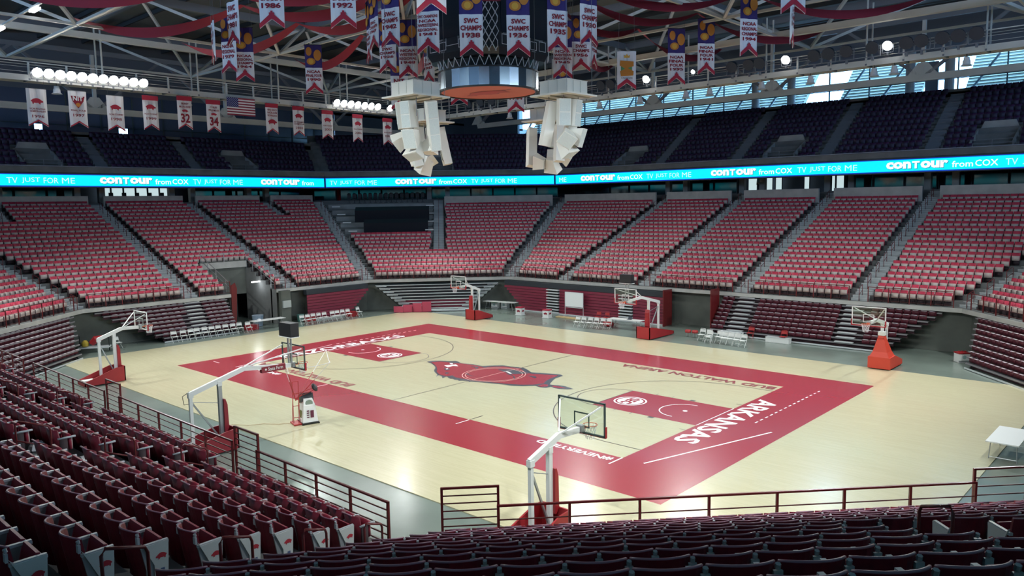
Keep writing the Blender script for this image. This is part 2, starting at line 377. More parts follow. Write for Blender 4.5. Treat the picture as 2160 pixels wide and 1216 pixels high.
HOG_WH = [[(-.02,1.04),(.13,1.11),(.71,.84),(.55,.76)],[(-4.26,-.07),(-3.88,.6),(-3.36,.3),(-3.7,.17),(-3.64,-.33)],[(-4.5,.6),(-4.33,.73),(-4.08,.53),(-4.19,.44)],[(-3.49,-.63),(-3.46,-.47),(-3.25,-.66),(-3.28,-.79)]]
HOG_TAIL = [[(3.8,-.49),(3.86,.01),(4.19,0),(4.37,-.34),(4.15,-.59)],[(4.41,0),(4.84,.12),(5.45,.01),(5.1,-.2),(4.75,-.22)]]
def pm(mb, pts, z): mb.poly([(a, b, z) for a, b in pts][::-1])
mb = MB(); pm(mb, HOG_OUT, Z3+.001); hog = cpart('boar_emblem', mb, court_dark)
mb = MB(); pm(mb, HOG_IN, Z3+.004); [pm(mb, t, Z3+.004) for t in HOG_TAIL]; mb.build('emblem_body', paint_red, hog)
mb = MB(); [pm(mb, t, Z3+.007) for t in HOG_DK]; mb.build('emblem_shading', court_dark, hog)
mb = MB(); [pm(mb, t, Z3+.010) for t in HOG_WH]; mb.build('emblem_tusks', court_white, hog)
court_pink = M('court_pale_line', (.62, .40, .36), .4)
mb = MB()
for rr in (5.55*FT, 6.15*FT): strip(mb, [(rr*math.cos(t), rr*math.sin(t)) for t in np.linspace(0, 2*math.pi, 49)[:-1]], .05, Z3+.013, True)
strip(mb, [(0, -2.0), (0, 2.5)], .05, Z3+.013)
cpart('centre_circle_marking', mb, court_pink)
# small boar badge, unit box, for banners and seat ends (snout towards -x)
BADGE = [(-.5,-.02),(-.44,.12),(-.36,.16),(-.28,.30),(-.12,.44),(.05,.48),(.2,.42),(.32,.34),(.42,.2),(.5,.12),(.47,.0),(.4,-.1),(.38,-.34),(.3,-.42),(.26,-.22),(.1,-.24),(-.08,-.2),(-.16,-.36),(-.26,-.44),(-.26,-.2),(-.36,-.14),(-.42,-.16)]
# ------------------------------------------------------------------ the seating bowl: an octagon in plan
CN = (.7355, .6775)
SIDES = [('far', (0, 1), 22.7), ('far_corner_l', (-CN[0], CN[1]), 29.72), ('end_l', (-1, 0), 28.7), ('near_corner_l', (-CN[0], -CN[1]), 29.72),
         ('near', (0, -1), 22.7), ('near_corner_r', (CN[0], -CN[1]), 29.72), ('end_r', (1, 0), 28.7), ('far_corner_r', (CN[0], CN[1]), 29.72)]
PLACE = {'far': 'far long side', 'far_corner_l': 'far corner past the boar snout', 'end_l': 'end beyond the RAZORBACKS lettering', 'near_corner_l': 'corner beside the RAZORBACKS end, nearer the camera',
         'near': 'near long side', 'near_corner_r': 'corner in front of the camera', 'end_r': 'end beyond the ARKANSAS lettering', 'far_corner_r': 'far corner past the ARKANSAS lettering'}
NS = len(SIDES)
SN = [Vector((*s[1], 0)) for s in SIDES]; ST = [Vector((n.y, -n.x, 0)) for n in SN]; SO = [s[2] for s in SIDES]
IDX = {s[0]: i for i, s in enumerate(SIDES)}
def corner(i, j, d):
    a, b = SN[i], SN[j]; ca, cb = SO[i]+d, SO[j]+d; D = a.x*b.y-a.y*b.x
    return Vector(((ca*b.y-cb*a.y)/D, (a.x*cb-b.x*ca)/D, 0))
def srange(i, d):
    """s at both ends of side i, offset d"""
    p, q = corner(i, (i+1) % NS, d), corner(i, (i-1) % NS, d)
    return sorted((ST[i].dot(p), ST[i].dot(q)))
def P3(i, s, d, z): v = SN[i]*(SO[i]+d)+ST[i]*s; return Vector((v.x, v.y, z))
def facing(i): n = SN[i]; return math.atan2(-n.y, -n.x)-math.pi/2      # local +y looks at the court
DK, RD, RH, NR = 3.0, .848, .335, 23           # deck height, row depth, row rise, rows
SROWS = {i: (22 if i in (2, 6) else 20) for i in range(8)}      # rows that carry seats; the stairs climb on to the concourse
UD0, UZ0, URD, URH = 15.75, 13.45, .84, .55    # upper tier
UROWS = {0: 11, 1: 9, 2: 7, 3: 9, 4: 11, 5: 9, 6: 7, 7: 9}
AISLES = {0: [(-13.05, 0), (-4.35, 0), (4.35, 0), (13.05, 0)], 4: [(-13.05, 0), (-4.35, 0), (4.35, 0), (13.05, 0)],
          2: [(-13.1, 17), (-4.5, 0), (4.5, 0), (13.1, 17)], 6: [(-13.1, 17), (-4.5, 0), (4.5, 0), (13.1, 17)],
          1: [(-3.35, 6)], 5: [(-3.25, 6)], 3: [(3.35, 6)], 7: [(3.35, 6)]}
TUN = {2: (-1.3, 2.9, 6)}                       # passage cut through the first rows of the end tier
def tier(name, i, d0, z0, rd, rh, n, label, mat, cut=None, zb=None):
    mb = MB()
    for r in range(n):
        a0, a1 = srange(i, d0+r*rd); b0, b1 = srange(i, d0+(r+1)*rd); z = z0+r*rh
        spans = [(None, None)]
        if cut and r < cut[2]: spans = [(None, cut[0]), (cut[1], None)]
        for lo, hi in spans:
            l0, l1 = (a0, b0) if lo is None else (lo, lo); h0, h1 = (a1, b1) if hi is None else (hi, hi)
            mb.quad(P3(i, l0, d0+r*rd, z), P3(i, h0, d0+r*rd, z), P3(i, h1, d0+(r+1)*rd, z), P3(i, l1, d0+(r+1)*rd, z))
            mb.quad(P3(i, l1, d0+(r+1)*rd, z), P3(i, h1, d0+(r+1)*rd, z), P3(i, h1, d0+(r+1)*rd, z+rh), P3(i, l1, d0+(r+1)*rd, z+rh))
            for q, (s0, s1) in ((0, (l0, l1)), (1, (h0, h1))):
                if (q == 0 and lo is not None) or (q == 1 and hi is not None):
                    mb.quad(P3(i, s0, d0+r*rd, 0), P3(i, s1, d0+(r+1)*rd, 0), P3(i, s1, d0+(r+1)*rd, z), P3(i, s0, d0+r*rd, z))
    return struct(name, mb, mat, label, cat='floor')
for i, (nm, n, off) in enumerate(SIDES):
    tier('floor_lower_'+nm, i, 0, DK, RD, RH, NR, 'stepped grey concrete lower seating tier, '+PLACE[nm], concrete_dk, TUN.get(i))
    tier('floor_upper_'+nm, i, UD0, UZ0, URD, URH, UROWS[i], 'stepped dark upper seating tier, '+PLACE[nm], concrete_dk)
    # deck edge band, wall beneath the deck, parapet behind the top row, soffit and back wall of the suite level
    cut = TUN.get(i); a0, a1 = srange(i, -.12); e = MB()
    for lo, hi in ([(a0, a1)] if not cut else [(a0, cut[0]), (cut[1], a1)]):
        e.prism([P3(i, lo, -.12, DK-.26), P3(i, hi, -.12, DK-.26), P3(i, hi, .02, DK-.26), P3(i, lo, .02, DK-.26)], (0, 0, .265))
    struct('trim_deck_'+nm, e, concrete_lt, 'pale concrete deck edge under the lower tier, '+PLACE[nm], cat='deck edge')
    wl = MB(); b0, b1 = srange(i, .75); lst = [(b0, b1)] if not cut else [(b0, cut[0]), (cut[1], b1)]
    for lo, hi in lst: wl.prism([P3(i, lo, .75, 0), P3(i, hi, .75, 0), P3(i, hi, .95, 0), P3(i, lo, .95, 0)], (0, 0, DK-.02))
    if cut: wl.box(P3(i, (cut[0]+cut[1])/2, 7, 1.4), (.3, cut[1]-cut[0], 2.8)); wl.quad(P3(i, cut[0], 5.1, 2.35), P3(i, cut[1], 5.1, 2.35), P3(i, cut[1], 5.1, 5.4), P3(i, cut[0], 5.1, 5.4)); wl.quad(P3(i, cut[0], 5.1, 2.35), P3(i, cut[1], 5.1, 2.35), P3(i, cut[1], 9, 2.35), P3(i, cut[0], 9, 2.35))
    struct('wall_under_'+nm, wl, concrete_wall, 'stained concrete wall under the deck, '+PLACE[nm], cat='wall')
    top = NR*RD; zt = DK+NR*RH
    # suite floor, back wall and soffit
    s = MB(); c0, c1 = srange(i, top); f0, f1 = srange(i, 27)
    s.quad(P3(i, c0, top, zt), P3(i, c1, top, zt), P3(i, f1, 27, zt), P3(i, f0, 27, zt))
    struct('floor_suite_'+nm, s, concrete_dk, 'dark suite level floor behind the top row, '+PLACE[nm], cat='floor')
    s = MB(); h0, h1 = srange(i, UD0-.1)
    s.quad(P3(i, h0, UD0-.1, 13.1), P3(i, f0, 27, 13.1), P3(i, f1, 27, 13.1), P3(i, h1, UD0-.1, 13.1))
    s.quad(P3(i, h0, UD0-.1, 12.05), P3(i, h1, UD0-.1, 12.05), P3(i, h1, UD0-.1, UZ0), P3(i, h0, UD0-.1, UZ0))
    s.prism([P3(i, h0, UD0-.25, UZ0-.05), P3(i, h1, UD0-.25, UZ0-.05), P3(i, h1, UD0-.1, UZ0-.05), P3(i, h0, UD0-.1, UZ0-.05)], (0, 0, .5))
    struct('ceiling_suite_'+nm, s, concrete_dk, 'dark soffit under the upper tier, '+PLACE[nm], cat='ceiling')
    s = MB(); g0, g1 = srange(i, 24.2)
    s.prism([P3(i, g0, 24.2, zt), P3(i, g1, 24.2, zt), P3(i, g1, 24.4, zt), P3(i, g0, 24.4, zt)], (0, 0, 13.1-zt))
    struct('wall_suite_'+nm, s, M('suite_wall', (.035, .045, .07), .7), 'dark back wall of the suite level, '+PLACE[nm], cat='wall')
    # back of the upper tier up to the roof
    ud = UD0+UROWS[i]*URD; uz = UZ0+UROWS[i]*URH; k0, k1 = srange(i, ud)
    s = MB(); s.prism([P3(i, k0, ud, 13.1), P3(i, k1, ud, 13.1), P3(i, k1, ud+.15, 13.1), P3(i, k0, ud+.15, 13.1)], (0, 0, uz-13.1+.25))
    struct('wall_upper_back_'+nm, s, concrete_dk, 'dark low wall behind the last upper row, '+PLACE[nm], cat='wall')

# parapets behind the top row, one between every two aisles
def gaps(i, d):
    s0, s1 = srange(i, d); row = d/RD
    ed = [s0+.78]+[x for a, r0 in AISLES[i] if row >= r0-.01 for x in (a-.68, a+.68)]+[s1-.78]
    return [(ed[k], ed[k+1]) for k in range(0, len(ed), 2)]
npar = 0
for i in (7, 0, 1, 2, 3):
    pd = SROWS[i]*RD; pz = DK+SROWS[i]*RH-.3
    for (a, b) in gaps(i, pd):
        if b-a < 1 or (i == 1 and a < -5): continue
        mb = MB(); mb.prism([P3(i, a, pd+.06, pz), P3(i, b, pd+.06, pz), P3(i, b, pd+.28, pz), P3(i, a, pd+.28, pz)], (0, 0, (11.38 if i in (2, 6) else 11.0)-pz))
        npar += 1; o = mb.build('trim_%d' % npar, concrete_lt); tag(o, 'pale concrete parapet above the top lower row, %s, number %d along' % (PLACE[SIDES[i][0]].split(',')[0], npar), 'parapet', 'parapets behind the top row', 'structure')

# ------------------------------------------------------------------ arena seats
def seat_back(nseg, top=.86, low=.36, wd=.245, th=.028, deep=.075, y0=-.17, lean=.16):
    """curved shell, all quads; returns verts, faces"""
    vs, fs = [], []
    xs = [-wd+2*wd*k/nseg for k in range(nseg+1)]
    for x in xs:
        c = deep*(1-(x/wd)**2)
        dip = .04*(1-(x/wd)**2) if nseg > 4 else 0
        for z, fr in ((low, 1), (top+dip-.0, 1), (top+dip, 0), (low, 0)):
            y = y0-c-lean*(z-low)-(0 if fr else th); vs.append((x, y, z))
    for k in range(nseg):
        a, b = 4*k, 4*k+4
        fs += [(a, b, b+1, a+1), (a+1, b+1, b+2, a+2), (a+2, b+2, b+3, a+3), (a+3, b+3, b, a)]
    e = 4*nseg; fs += [(0, 1, 2, 3), (e, e+3, e+2, e+1)]
    return vs, fs
def qbox(c, d):
    b = MB().box(c, d); return b.v, b.f
def merge(*ps):
    vs, fs, ms = [], [], []
    for (v, f), m in ps:
        o = len(vs); vs += list(v); fs += [tuple(x+o for x in q) for q in f]; ms += [m]*len(f)
    return vs, fs, ms
LOW_SEAT = merge((seat_back(4), 0), (qbox((0, -.085, .50), (.45, .05, .33)), 1), (qbox((.2665, -.14, .31), (.03, .22, .62)), 2), (qbox((0, -.16, .2), (.40, .04, .30)), 2))
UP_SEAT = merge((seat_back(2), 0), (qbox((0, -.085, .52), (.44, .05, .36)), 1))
PITCH = .533
def section_seats(i, r):
    """seat centres (s) of every run in row r of side i, with the run's number"""
    d = r*RD+.47; out = []
    for k, (a, b) in enumerate(gaps(i, d)):
        if i in TUN and r < TUN[i][2]:
            pieces = [(a, min(b, TUN[i][0]-.1)), (max(a, TUN[i][1]+.1), b)] if a < TUN[i][0] and b > TUN[i][1] else [(a, b)]
        else: pieces = [(a, b)]
        for q, (lo, hi) in enumerate(pieces):
            n = int((hi-lo)/PITCH)
            if n < 1: continue
            s0 = (lo+hi)/2-(n-1)*PITCH/2
            out.append((k*2+q, [s0+j*PITCH for j in range(n)]))
    return out
def seen(p, mg=90):
    q = to_px(p); return q and -mg < q[0] < 2160+mg and -mg < q[1] < 1216+mg and q
lower, near = [], []
for i in range(NS):
    if i == 6: continue
    rz = facing(i)
    for r in range(SROWS[i]):
        for run, ss in section_seats(i, r):
            for j, s in enumerate(ss):
                if i == 1 and r >= 11 and s < -3.9: continue         # press platform stands here
                p = P3(i, s, r*RD+.47, DK+r*RH); q = seen(p+Vector((0, 0, .7)), 140)
                if not q: continue
                rec = (p.x, p.y, p.z, rz)
                if i in (4, 5) and q[2] > 1.2: near.append((q[2], i, r, run, j, len(ss), rec, seen(p+Vector((0, 0, .7)), 8) is not None))
                elif i not in (4, 5): lower.append(rec)
near.sort(key=lambda t: (not t[7], t[0]))
SINGLE, rest = near[:300], near[300:]
arm_grey = M('armrest_grey', (.50, .51, .55), .4)
NEAR_SEAT = merge((seat_back(6, .84, .14, .250, .03, .125, -.10, .17), 3), (qbox((0, .02, .51), (.44, .06, .34)), 6), (qbox((0, .06, .48), (.40, .03, .28)), 1), (qbox((.2665, -.06, .645), (.045, .37, .035)), 4), (qbox((.2665, -.13, .31), (.03, .16, .62)), 2), (qbox((0, -.36, .885), (.34, .03, .02)), 5))  # last box carries the top-edge glint as a paler colour
me = mass('arena_seats', [(*LOW_SEAT, lower), (*NEAR_SEAT, [t[6] for t in rest])], [red_seat, tan, tan_dk, maroon, arm_grey, M('seat_rim_glint', (.34, .15, .22), .3, spec=.8), maroon_in])
tag(link('arena_seats', me), 'rows of red folding arena seats with tan undersides filling the lower tier', 'seats', None, 'stuff')

# the 300 seats nearest the camera, one by one
bv, bf = seat_back(8, .84, .14, .250, .03, .125, -.10, .17)
def raw(v, f, mat, name, smooth=False):
    b = MB(); b.add(v, f); return b.mesh(name, mat, smooth)
ME_BACK = raw(bv, bf, maroon, 'backrest')
b = MB(); b.box((0, .01, .50), (.44, .045, .36), Matrix.Rotation(-.25, 3, 'X')); b.mi = 1; b.box((0, .05, .48), (.40, .035, .31), Matrix.Rotation(-.25, 3, 'X')); ME_PAN = b.mesh('seat_pan', [maroon_in, tan])
rimx = [(-.25+.5*k/10) for k in range(11)]
b = MB(); b.tube([(x, -.10-.125*(1-(x/.25)**2)-.17*(.70+.04*(1-(x/.25)**2))-.014, .842+.04*(1-(x/.25)**2)) for x in rimx], .013, 6); ME_RIM = b.mesh('back_rim_glint', M('seat_rim_glint', (.34, .15, .22), .3, spec=.8), True)  # paler tube paints the lamps' glint along the back's top edge
std_grey = M('seat_standard', (.30, .31, .33), .6)
b = MB(); b.box((.2665, -.06, .645), (.045, .37, .035)); b.box((.2665, .10, .628), (.04, .06, .03)); ME_ARM = b.mesh('armrest', arm_grey)
b = MB(); b.prism([(.2515, -.24, .64), (.2515, .02, .62), (.2515, -.06, .30), (.2515, -.04, 0), (.2515, -.2, 0), (.2515, -.18, .30)], (.03, 0, 0)); b.box((.2665, -.12, .012), (.09, .22, .024)); ME_STD = b.mesh('standard', std_grey)
b = MB(); b.tube([(.2665, -.26, .80), (.2665, -.27, .84)], .022, 6); b.box((.2665, -.265, .74), (.07, .03, .10)); ME_CAP = b.mesh('bracket', arm_grey)
end_white = M('seat_end_white', (.70, .70, .68), .5)
def end_panel(side):
    x = .285*side; b = MB(); b.prism([(x, -.25, .72), (x, -.19, .645), (x, .12, .655), (x, .10, .30), (x, .08, .02), (x, -.09, .02), (x, -.08, .35), (x, -.17, .55)][::-1], (.02*side, 0, 0)); m1 = b.mesh('end_panel', end_white)
    b = MB(); shape(b, BADGE, (x+.0235*side, .01, .46), (0, side, 0), (0, 0, 1), .15, .10); m2 = b.mesh('boar_badge', M('badge_red', (.55, .03, .05), .6))
    b = MB(); b.box((x+.024*side, .02, .26), (.004, .05, .06)); m3 = b.mesh('row_plate', M('row_plate_blue', (.10, .13, .25), .5))
    return m1, m2, m3
END = {1: end_panel(1), -1: end_panel(-1)}
RUN = {}
for t in SINGLE: RUN.setdefault((t[1], t[3]), []).append(t)
def run_name(i, run):
    s = {4: {0: 'the corner gate, long side', 2: 'the first handrail aisle', 4: 'the second handrail aisle', 6: 'the third handrail aisle', 8: 'the last gate'},
         5: {0: 'the ARKANSAS-end gate', 2: 'the corner block aisle'}}
    return s[i].get(run, 'the aisle')
for dep, i, r, run, j, n, rec, vis in SINGLE:
    # the run's ends: s grows along ST; count seats from the aisle named
    blk = {4: 'near side block', 5: 'corner block'}[i]
    lab = 'maroon folding seat, %s row above the rail, %s from %s' % (ordn(r), ordn(j), run_name(i, run))
    root = thing('stadium_seat', lab, 'seat', rec[:3], rec[3], 'maroon seats nearest the camera')
    link('backrest', ME_BACK, root); link('seat_pan', ME_PAN, root); link('armrest', ME_ARM, root); link('standard', ME_STD, root); link('bracket', ME_CAP, root); link('back_rim_glint', ME_RIM, root)
    # local +x is -ST for every side, so the run's first seat has its outer flank at +x
    for e, hit in ((1, j == 0), (-1, j == n-1)):
        if hit:
            ep = link('end_panel', END[e][0], root); link('boar_badge', END[e][1], ep); link('row_plate', END[e][2], ep)
            if e == -1: link('armrest', ME_ARM, root, (-.533, 0, 0))

# upper tier seats
UVOM = {0: (-17.4, 0, 17.4), 2: (-9.3, 9.8), 1: (-3.0,)}
upper = []
for i in range(NS):
    if i in (3, 4, 5, 6) and i != 3: continue
    rz = facing(i); sh = math.tan(0)
    for r in range(UROWS[i]):
        d = UD0+r*URD+.47; s0, s1 = srange(i, d); ed = [s0+.7]+[x for a, r0 in AISLES[i] if r0 == 0 for x in (a-.62, a+.62)]+[s1-.7]
        for k in range(0, len(ed), 2):
            n = int((ed[k+1]-ed[k])/PITCH); c = (ed[k]+ed[k+1])/2-(n-1)*PITCH/2
            for j in range(n):
                p = P3(i, c+j*PITCH, d, UZ0+r*URH)
                if r < 4 and any(abs(c+j*PITCH-x) < 1.6 for x in UVOM.get(i, ())): continue
                if seen(p, 60): upper.append((p.x, p.y, p.z, rz))
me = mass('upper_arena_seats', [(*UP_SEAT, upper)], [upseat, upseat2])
tag(link('upper_arena_seats', me), 'rows of folding seats, maroon tinted with dim blue haze, filling the upper tier', 'seats', None, 'stuff')
# ------------------------------------------------------------------ aisle stairs, rails, handrails
step_m = M('aisle_step', (.40, .43, .44), .7, noise=.1, ns=2); nose_m = M('step_nosing', (.78, .82, .82), .5)
b = MB(); b.box((0, .106, -.085), (1.12, .40, .168)); b.mi = 1; b.box((0, .29, .004), (1.14, .05, .014)); ME_STEP = b.mesh('step', [step_m, nose_m])
ASIDE = {0: 'far long side', 1: 'far corner', 2: 'RAZORBACKS end', 3: 'near RAZORBACKS corner', 4: 'near long side', 5: 'corner before the camera', 6: 'ARKANSAS end', 7: 'far ARKANSAS corner'}
def corner_ray(i, j): return lambda d: corner(i, j, d)
stairs = []
for i in range(NS):
    for k, (a, r0) in enumerate(AISLES[i]): stairs.append((i, (lambda d, i=i, a=a: P3(i, a, d, 0)), r0, facing(i), '%s, %s aisle' % (ASIDE[i], ordn(k))))
    j = (i+1) % NS; t = corner(i, j, 10)-corner(i, j, 0)
    stairs.append((i, corner_ray(i, j), 0, math.atan2(-t.y, -t.x)-math.pi/2, 'corner aisle between %s and %s' % (ASIDE[i], ASIDE[j])))
b = MB(); b.tube([(0, .30, .0), (0, .30, .80), (0, .26, .88), (0, -.28, 1.10), (0, -.34, 1.04), (0, -.34, .336)], .021, 6); ME_LOOP = b.mesh('rail_loop', rail_red, True)
b = MB(); b.tube([(0, .30, .42), (0, -.34, .70)], .018, 6); ME_LBAR = b.mesh('lower_bar', rail_red, True)
for i, f, r0, rz, nm in stairs:
    if not any(seen(f(d)+Vector((0, 0, DK+d*.395)), 30) for d in (1, 5, 10, 15, 19)): continue
    root = thing('aisle_stair', 'grey aisle stairs with pale nosings, '+nm, 'stairs', (0, 0, 0), 0, 'aisle stairs in the lower tier', 'structure')
    hr = thing('aisle_handrail', 'maroon handrail loops, '+nm.replace('corner aisle between', 'aisle between'), 'handrail', (0, 0, 0), 0, 'aisle handrails')
    nst = 0; nh = 0
    for r in range(r0, NR):
        for h in (0, 1):                       # a half step on every row edge
            d = (r+1)*RD-.43*(1-h)-.0; p = f(r*RD+h*.424+.20); z = DK+r*RH+h*RH/2
            if h == 0: continue
            p = f(r*RD+.65)
            if seen(Vector((p.x, p.y, z)), 40):
                link('step', ME_STEP, root, (p.x, p.y, z), rz); nst += 1
        p = f(r*RD+.12)
        if seen(Vector((p.x, p.y, DK+r*RH+.3)), 40) and r > r0: link('step_edge', ME_STEP, root, (p.x, p.y, DK+r*RH+.002), rz); nst += 1
        if r % 2 == (1 if i in (4, 5) else 0) and r < NR-1:
            p = f(r*RD+.55)
            if seen(Vector((p.x, p.y, DK+r*RH+.6)), 20): lp = link('rail_loop', ME_LOOP, hr, (p.x, p.y, DK+r*RH), rz); link('lower_bar', ME_LBAR, hr, (p.x, p.y, DK+r*RH), rz); nh += 1
    if not nst: bpy.data.objects.remove(root)
    if not nh: bpy.data.objects.remove(hr)

def guard(i, s0, s1, d, nbars, h, label, step=1.45, z0=DK, gate=False):
    """maroon guard rail on side i between s0 and s1"""
    c = P3(i, (s0+s1)/2, d, z0); root = thing('gate_panel' if gate else 'guard_rail', label, 'gate' if gate else 'rail', c, facing(i), 'maroon rails along the lower deck')
    Lh = (s1-s0)/2; n = max(1, round((s1-s0)/step))
    for k in range(n+1):
        x = -Lh+2*Lh*k/n; b = MB(); b.box((x, 0, h/2), (.05, .05, h) if not gate else (.05, .05, h)); b.build('post', rail_red, root)
    b = MB(); b.box((0, 0, h), (2*Lh+.05, .05, .04)); b.build('top_rail', rail_red, root)
    for k in range(nbars):
        z = .14+(h-.14)*k/(nbars)
        b = MB(); b.box((0, 0, z), (2*Lh, .022, .022)); b.build('bar', M('rail_bar_dark', (.10, .02, .02), .5), root)
    return root
for i in range(NS):
    if i == 6: continue
    for k, (a, bb) in enumerate(gaps(i, .3)):
        pcs = [(a, bb)]
        if i in TUN and a < TUN[i][0] < bb: pcs = [(a, TUN[i][0]), (TUN[i][1], bb)]
        for q, (lo, hi) in enumerate(pcs):
            if not any(seen(P3(i, s, 0, DK+.8), 30) for s in (lo, (lo+hi)/2, hi)): continue
            lab = {4: 'maroon five-bar rail before the near long side seats, %s length from the corner gate' % ordn(k), 5: 'maroon two-bar rail in front of the corner seats'}.get(i, 'maroon rail before the front row, %s, %s length' % (ASIDE[i], ordn(k*2+q)))
            guard(i, lo-.05 if i != 5 else lo+.95, hi+.05 if i != 5 else hi-1.1, .12, 5 if i == 4 else 3, 1.03, lab, 1.45 if i in (4, 5) else 1.2)
for s, nm in ((-13.05, 'first handrail aisle'), (-4.35, 'second handrail aisle')): guard(4, s-.58, s+.58, .05, 8, 1.42, 'tall maroon gate panel closing the %s of the near side' % nm, 1.2, gate=True)
a0, a1 = srange(5, .05)
guard(5, a1-1.78, a1-.64, .05, 8, 1.42, 'tall maroon gate panel where the two front seat blocks meet', 1.2, gate=True)
guard(5, a0+.42, a0+1.62, .05, 6, 1.30, 'maroon gate panel by the white table at the ARKANSAS end', 1.2, gate=True)

# ------------------------------------------------------------------ telescopic stands under the deck
b = MB(); bx = b.box
bench_v = merge((qbox((0, -.05, .20), (.46, .05, .30)), 0), (qbox((0, .02, .335), (.33, .11, .025)), 1))
edge_m = M('stand_edge_pale', (.60, .53, .60), .5); stand_d = M('stand_dark', (.045, .012, .02), .7); frame_d = M('stand_frame_black', (.015, .017, .016), .6)
bench_seat = M('bench_seat_maroon', (.10, .012, .025), .5)
def open_bank(i, top, bot, d0, d1, nrow, label, stair=(), z0=.38, z1=2.62):
    """rows of fold-up seats on steps; top/bot = (s0, s1) of the last and first row"""
    root = thing('telescopic_stand', label, 'stand', P3(i, 0, 0, 0), facing(i), 'pulled-out stands under the deck')
    # local x = -s, local y = -d
    rec = []
    for r in range(nrow):
        t = r/(nrow-1); lo = bot[0]+(top[0]-bot[0])*t; hi = bot[1]+(top[1]-bot[1])*t; d = d0+(d1-d0)*t; z = z0+(z1-z0)*t
        b = MB(); b.box((-(lo+hi)/2, -d-.02, z-.02), (hi-lo, .30, .04)); b.mi = 1; b.box((-(lo+hi)/2, -d+.13, z-.03), (hi-lo, .02, .09)); b.mi = 2; b.box((-(lo+hi)/2, -d-.16, z-.14), (hi-lo-.1, .02, .26))
        b.build('platform', [M('stand_tread', (.10, .10, .11), .6), M('stand_lip', (.22, .21, .23), .5), stand_d], root)
        x = lo+.25
        while x < hi-.2:
            if not any(abs(x-q) < .85 for q in stair): rec.append((-x, -d-.05, z, 0))
            x += .5
        for q in stair:
            if lo < q < hi:
                b = MB(); b.box((-q, -d+.06, z+.05), (1.2, .34, .05)); b.build('stair_tread', silver, root)
    me = mass('fold_up_seats', [(*bench_v, rec)], [bench_seat, edge_m]); o = link('fold_up_seats', me, root); o['kind'] = 'stuff'
    for s_, e in ((bot[0]+.3, 0), (bot[1]-.3, 1)):
        b = MB(); b.bar((-s_, -d0+.1, 0), (-s_, -d1, z1-.1), .07); b.bar((-s_, -d0+.1, .06), (-s_, -d1-.2, .06), .09); b.bar((-s_, -d1, 0), (-s_, -d1, z1), .08); b.build('truss_frame', frame_d, root)
    b = MB(); b.box((-(bot[0]+bot[1])/2, -d0+.18, .07), (bot[1]-bot[0], .04, .10)); b.build('kick_rail', silver, root)
    return root
bank = open_bank(0, (3.0, 18.3), (3.0, 15.6), -1.95, .15, 9, 'open maroon bleacher bank with two silver stairs, below the far deck', (5.0, 12.9))
open_bank(2, (-11.8, -1.6), (-7.6, -1.6), -1.45, .15, 9, 'open maroon bleacher bank behind the long row of folding chairs', (-4.6,))
open_bank(3, (-2.5, 9.2), (-1.5, 7.0), -1.45, .15, 9, 'open bleacher bank in the corner near the RAZORBACKS end')
open_bank(7, (-2.2, 9.2), (.4, 8.2), -1.9, .15, 9, 'open maroon bleacher bank past the green-lidded crates')
board_m = M('stand_board_maroon', (.20, .018, .045), .5, noise=.08, ns=3)
def closed_bank(i, top, bot, d, n, label, stair=(), z1=2.3, flat=False):
    """stacked boards of a closed stand; each board is a part"""
    root = thing('telescopic_stand', label, 'stand', P3(i, 0, 0, 0), facing(i), 'folded stands under the deck')
    h = z1/n
    for r in range(n):
        t = r/(n-1); lo = bot[0]+(top[0]-bot[0])*t; hi = bot[1]+(top[1]-bot[1])*t
        spans = []; x = lo
        for q0, q1 in stair:
            if q0 > x: spans.append((x, q0))
            x = max(x, q1)
        spans.append((x, hi))
        for (p, q) in spans:
            if q-p < .1: continue
            b = MB(); b.box((-(p+q)/2, -d+.02*(n-r)*.4, (r+.5)*h), (q-p, .06, h-.035)); b.build('board', board_m, root)
        for q0, q1 in stair:
            if lo-.3 < q0 < hi: b = MB(); b.box((-(q0+q1)/2, -d+.09, (r+.55)*h), (q1-q0, .34, .09)); b.mi = 1; b.box((-(q0+q1)/2, -d-.12, (r+.5)*h), (q1-q0, .05, h)); b.build('stair_tread', [silver, frame_d], root)
    b = MB(); b.box((-(top[0]+top[1])/2, -d-.25, z1+.22), (top[1]-top[0], .5, .42)); b.build('folded_deck', M('folded_deck_navy', (.02, .026, .035), .6), root)
    b = MB(); b.box((-(bot[0]+bot[1])/2, -d+.15, .05), (bot[1]-bot[0], .1, .1)); b.build('kick_rail', silver, root)
    return root
closed_bank(0, (-19.4, -1.7), (-16.9, -1.7), -.85, 9, 'folded maroon bleacher boards behind the whiteboard, below the far deck', ((-14.0, -12.6), (-6.05, -4.7)))
closed_bank(2, (5.5, 12.2), (5.5, 9.9), -.6, 9, 'folded maroon bleacher boards behind the shorter row of folding chairs', ((3.9, 5.5),))
# silver corner stand
root = thing('telescopic_stand', 'silver corner bleacher with maroon lower boards behind the red crash mat', 'stand', P3(1, 0, 0, 0), facing(1), 'folded stands under the deck')
for r in range(9):
    t = r/8; hw = 3.0+(5.9-3.0)*t; z = .28+2.14*t; d = -1.15+1.25*t; c = -3.55
    b = MB(); b.box((-c, -d, z), (2*hw, .26, .055)); b.build('bench_board', silver, root)
    b = MB(); b.box((-c, -d-.12, z-.14), (2*hw-1.1, .03, .22)); b.build('riser_board', board_m if r < 4 else black, root)
    for sx in (-1, 1):
        b = MB(); b.box((-c+sx*(hw-.55), -d+.06, z-.1), (1.0, .2, .05)); b.build('foot_board', silver, root)
b = MB()
for sx in (-1, 1): b.bar((3.55+sx*3.0, 1.2, .05), (3.55+sx*5.9, -.1, 2.4), .07)
b.build('truss_frame', frame_d, root)
b = MB(); b.box((3.55, 1.45, .12), (6.4, .35, .16)); b.build('kick_rail', silver, root)
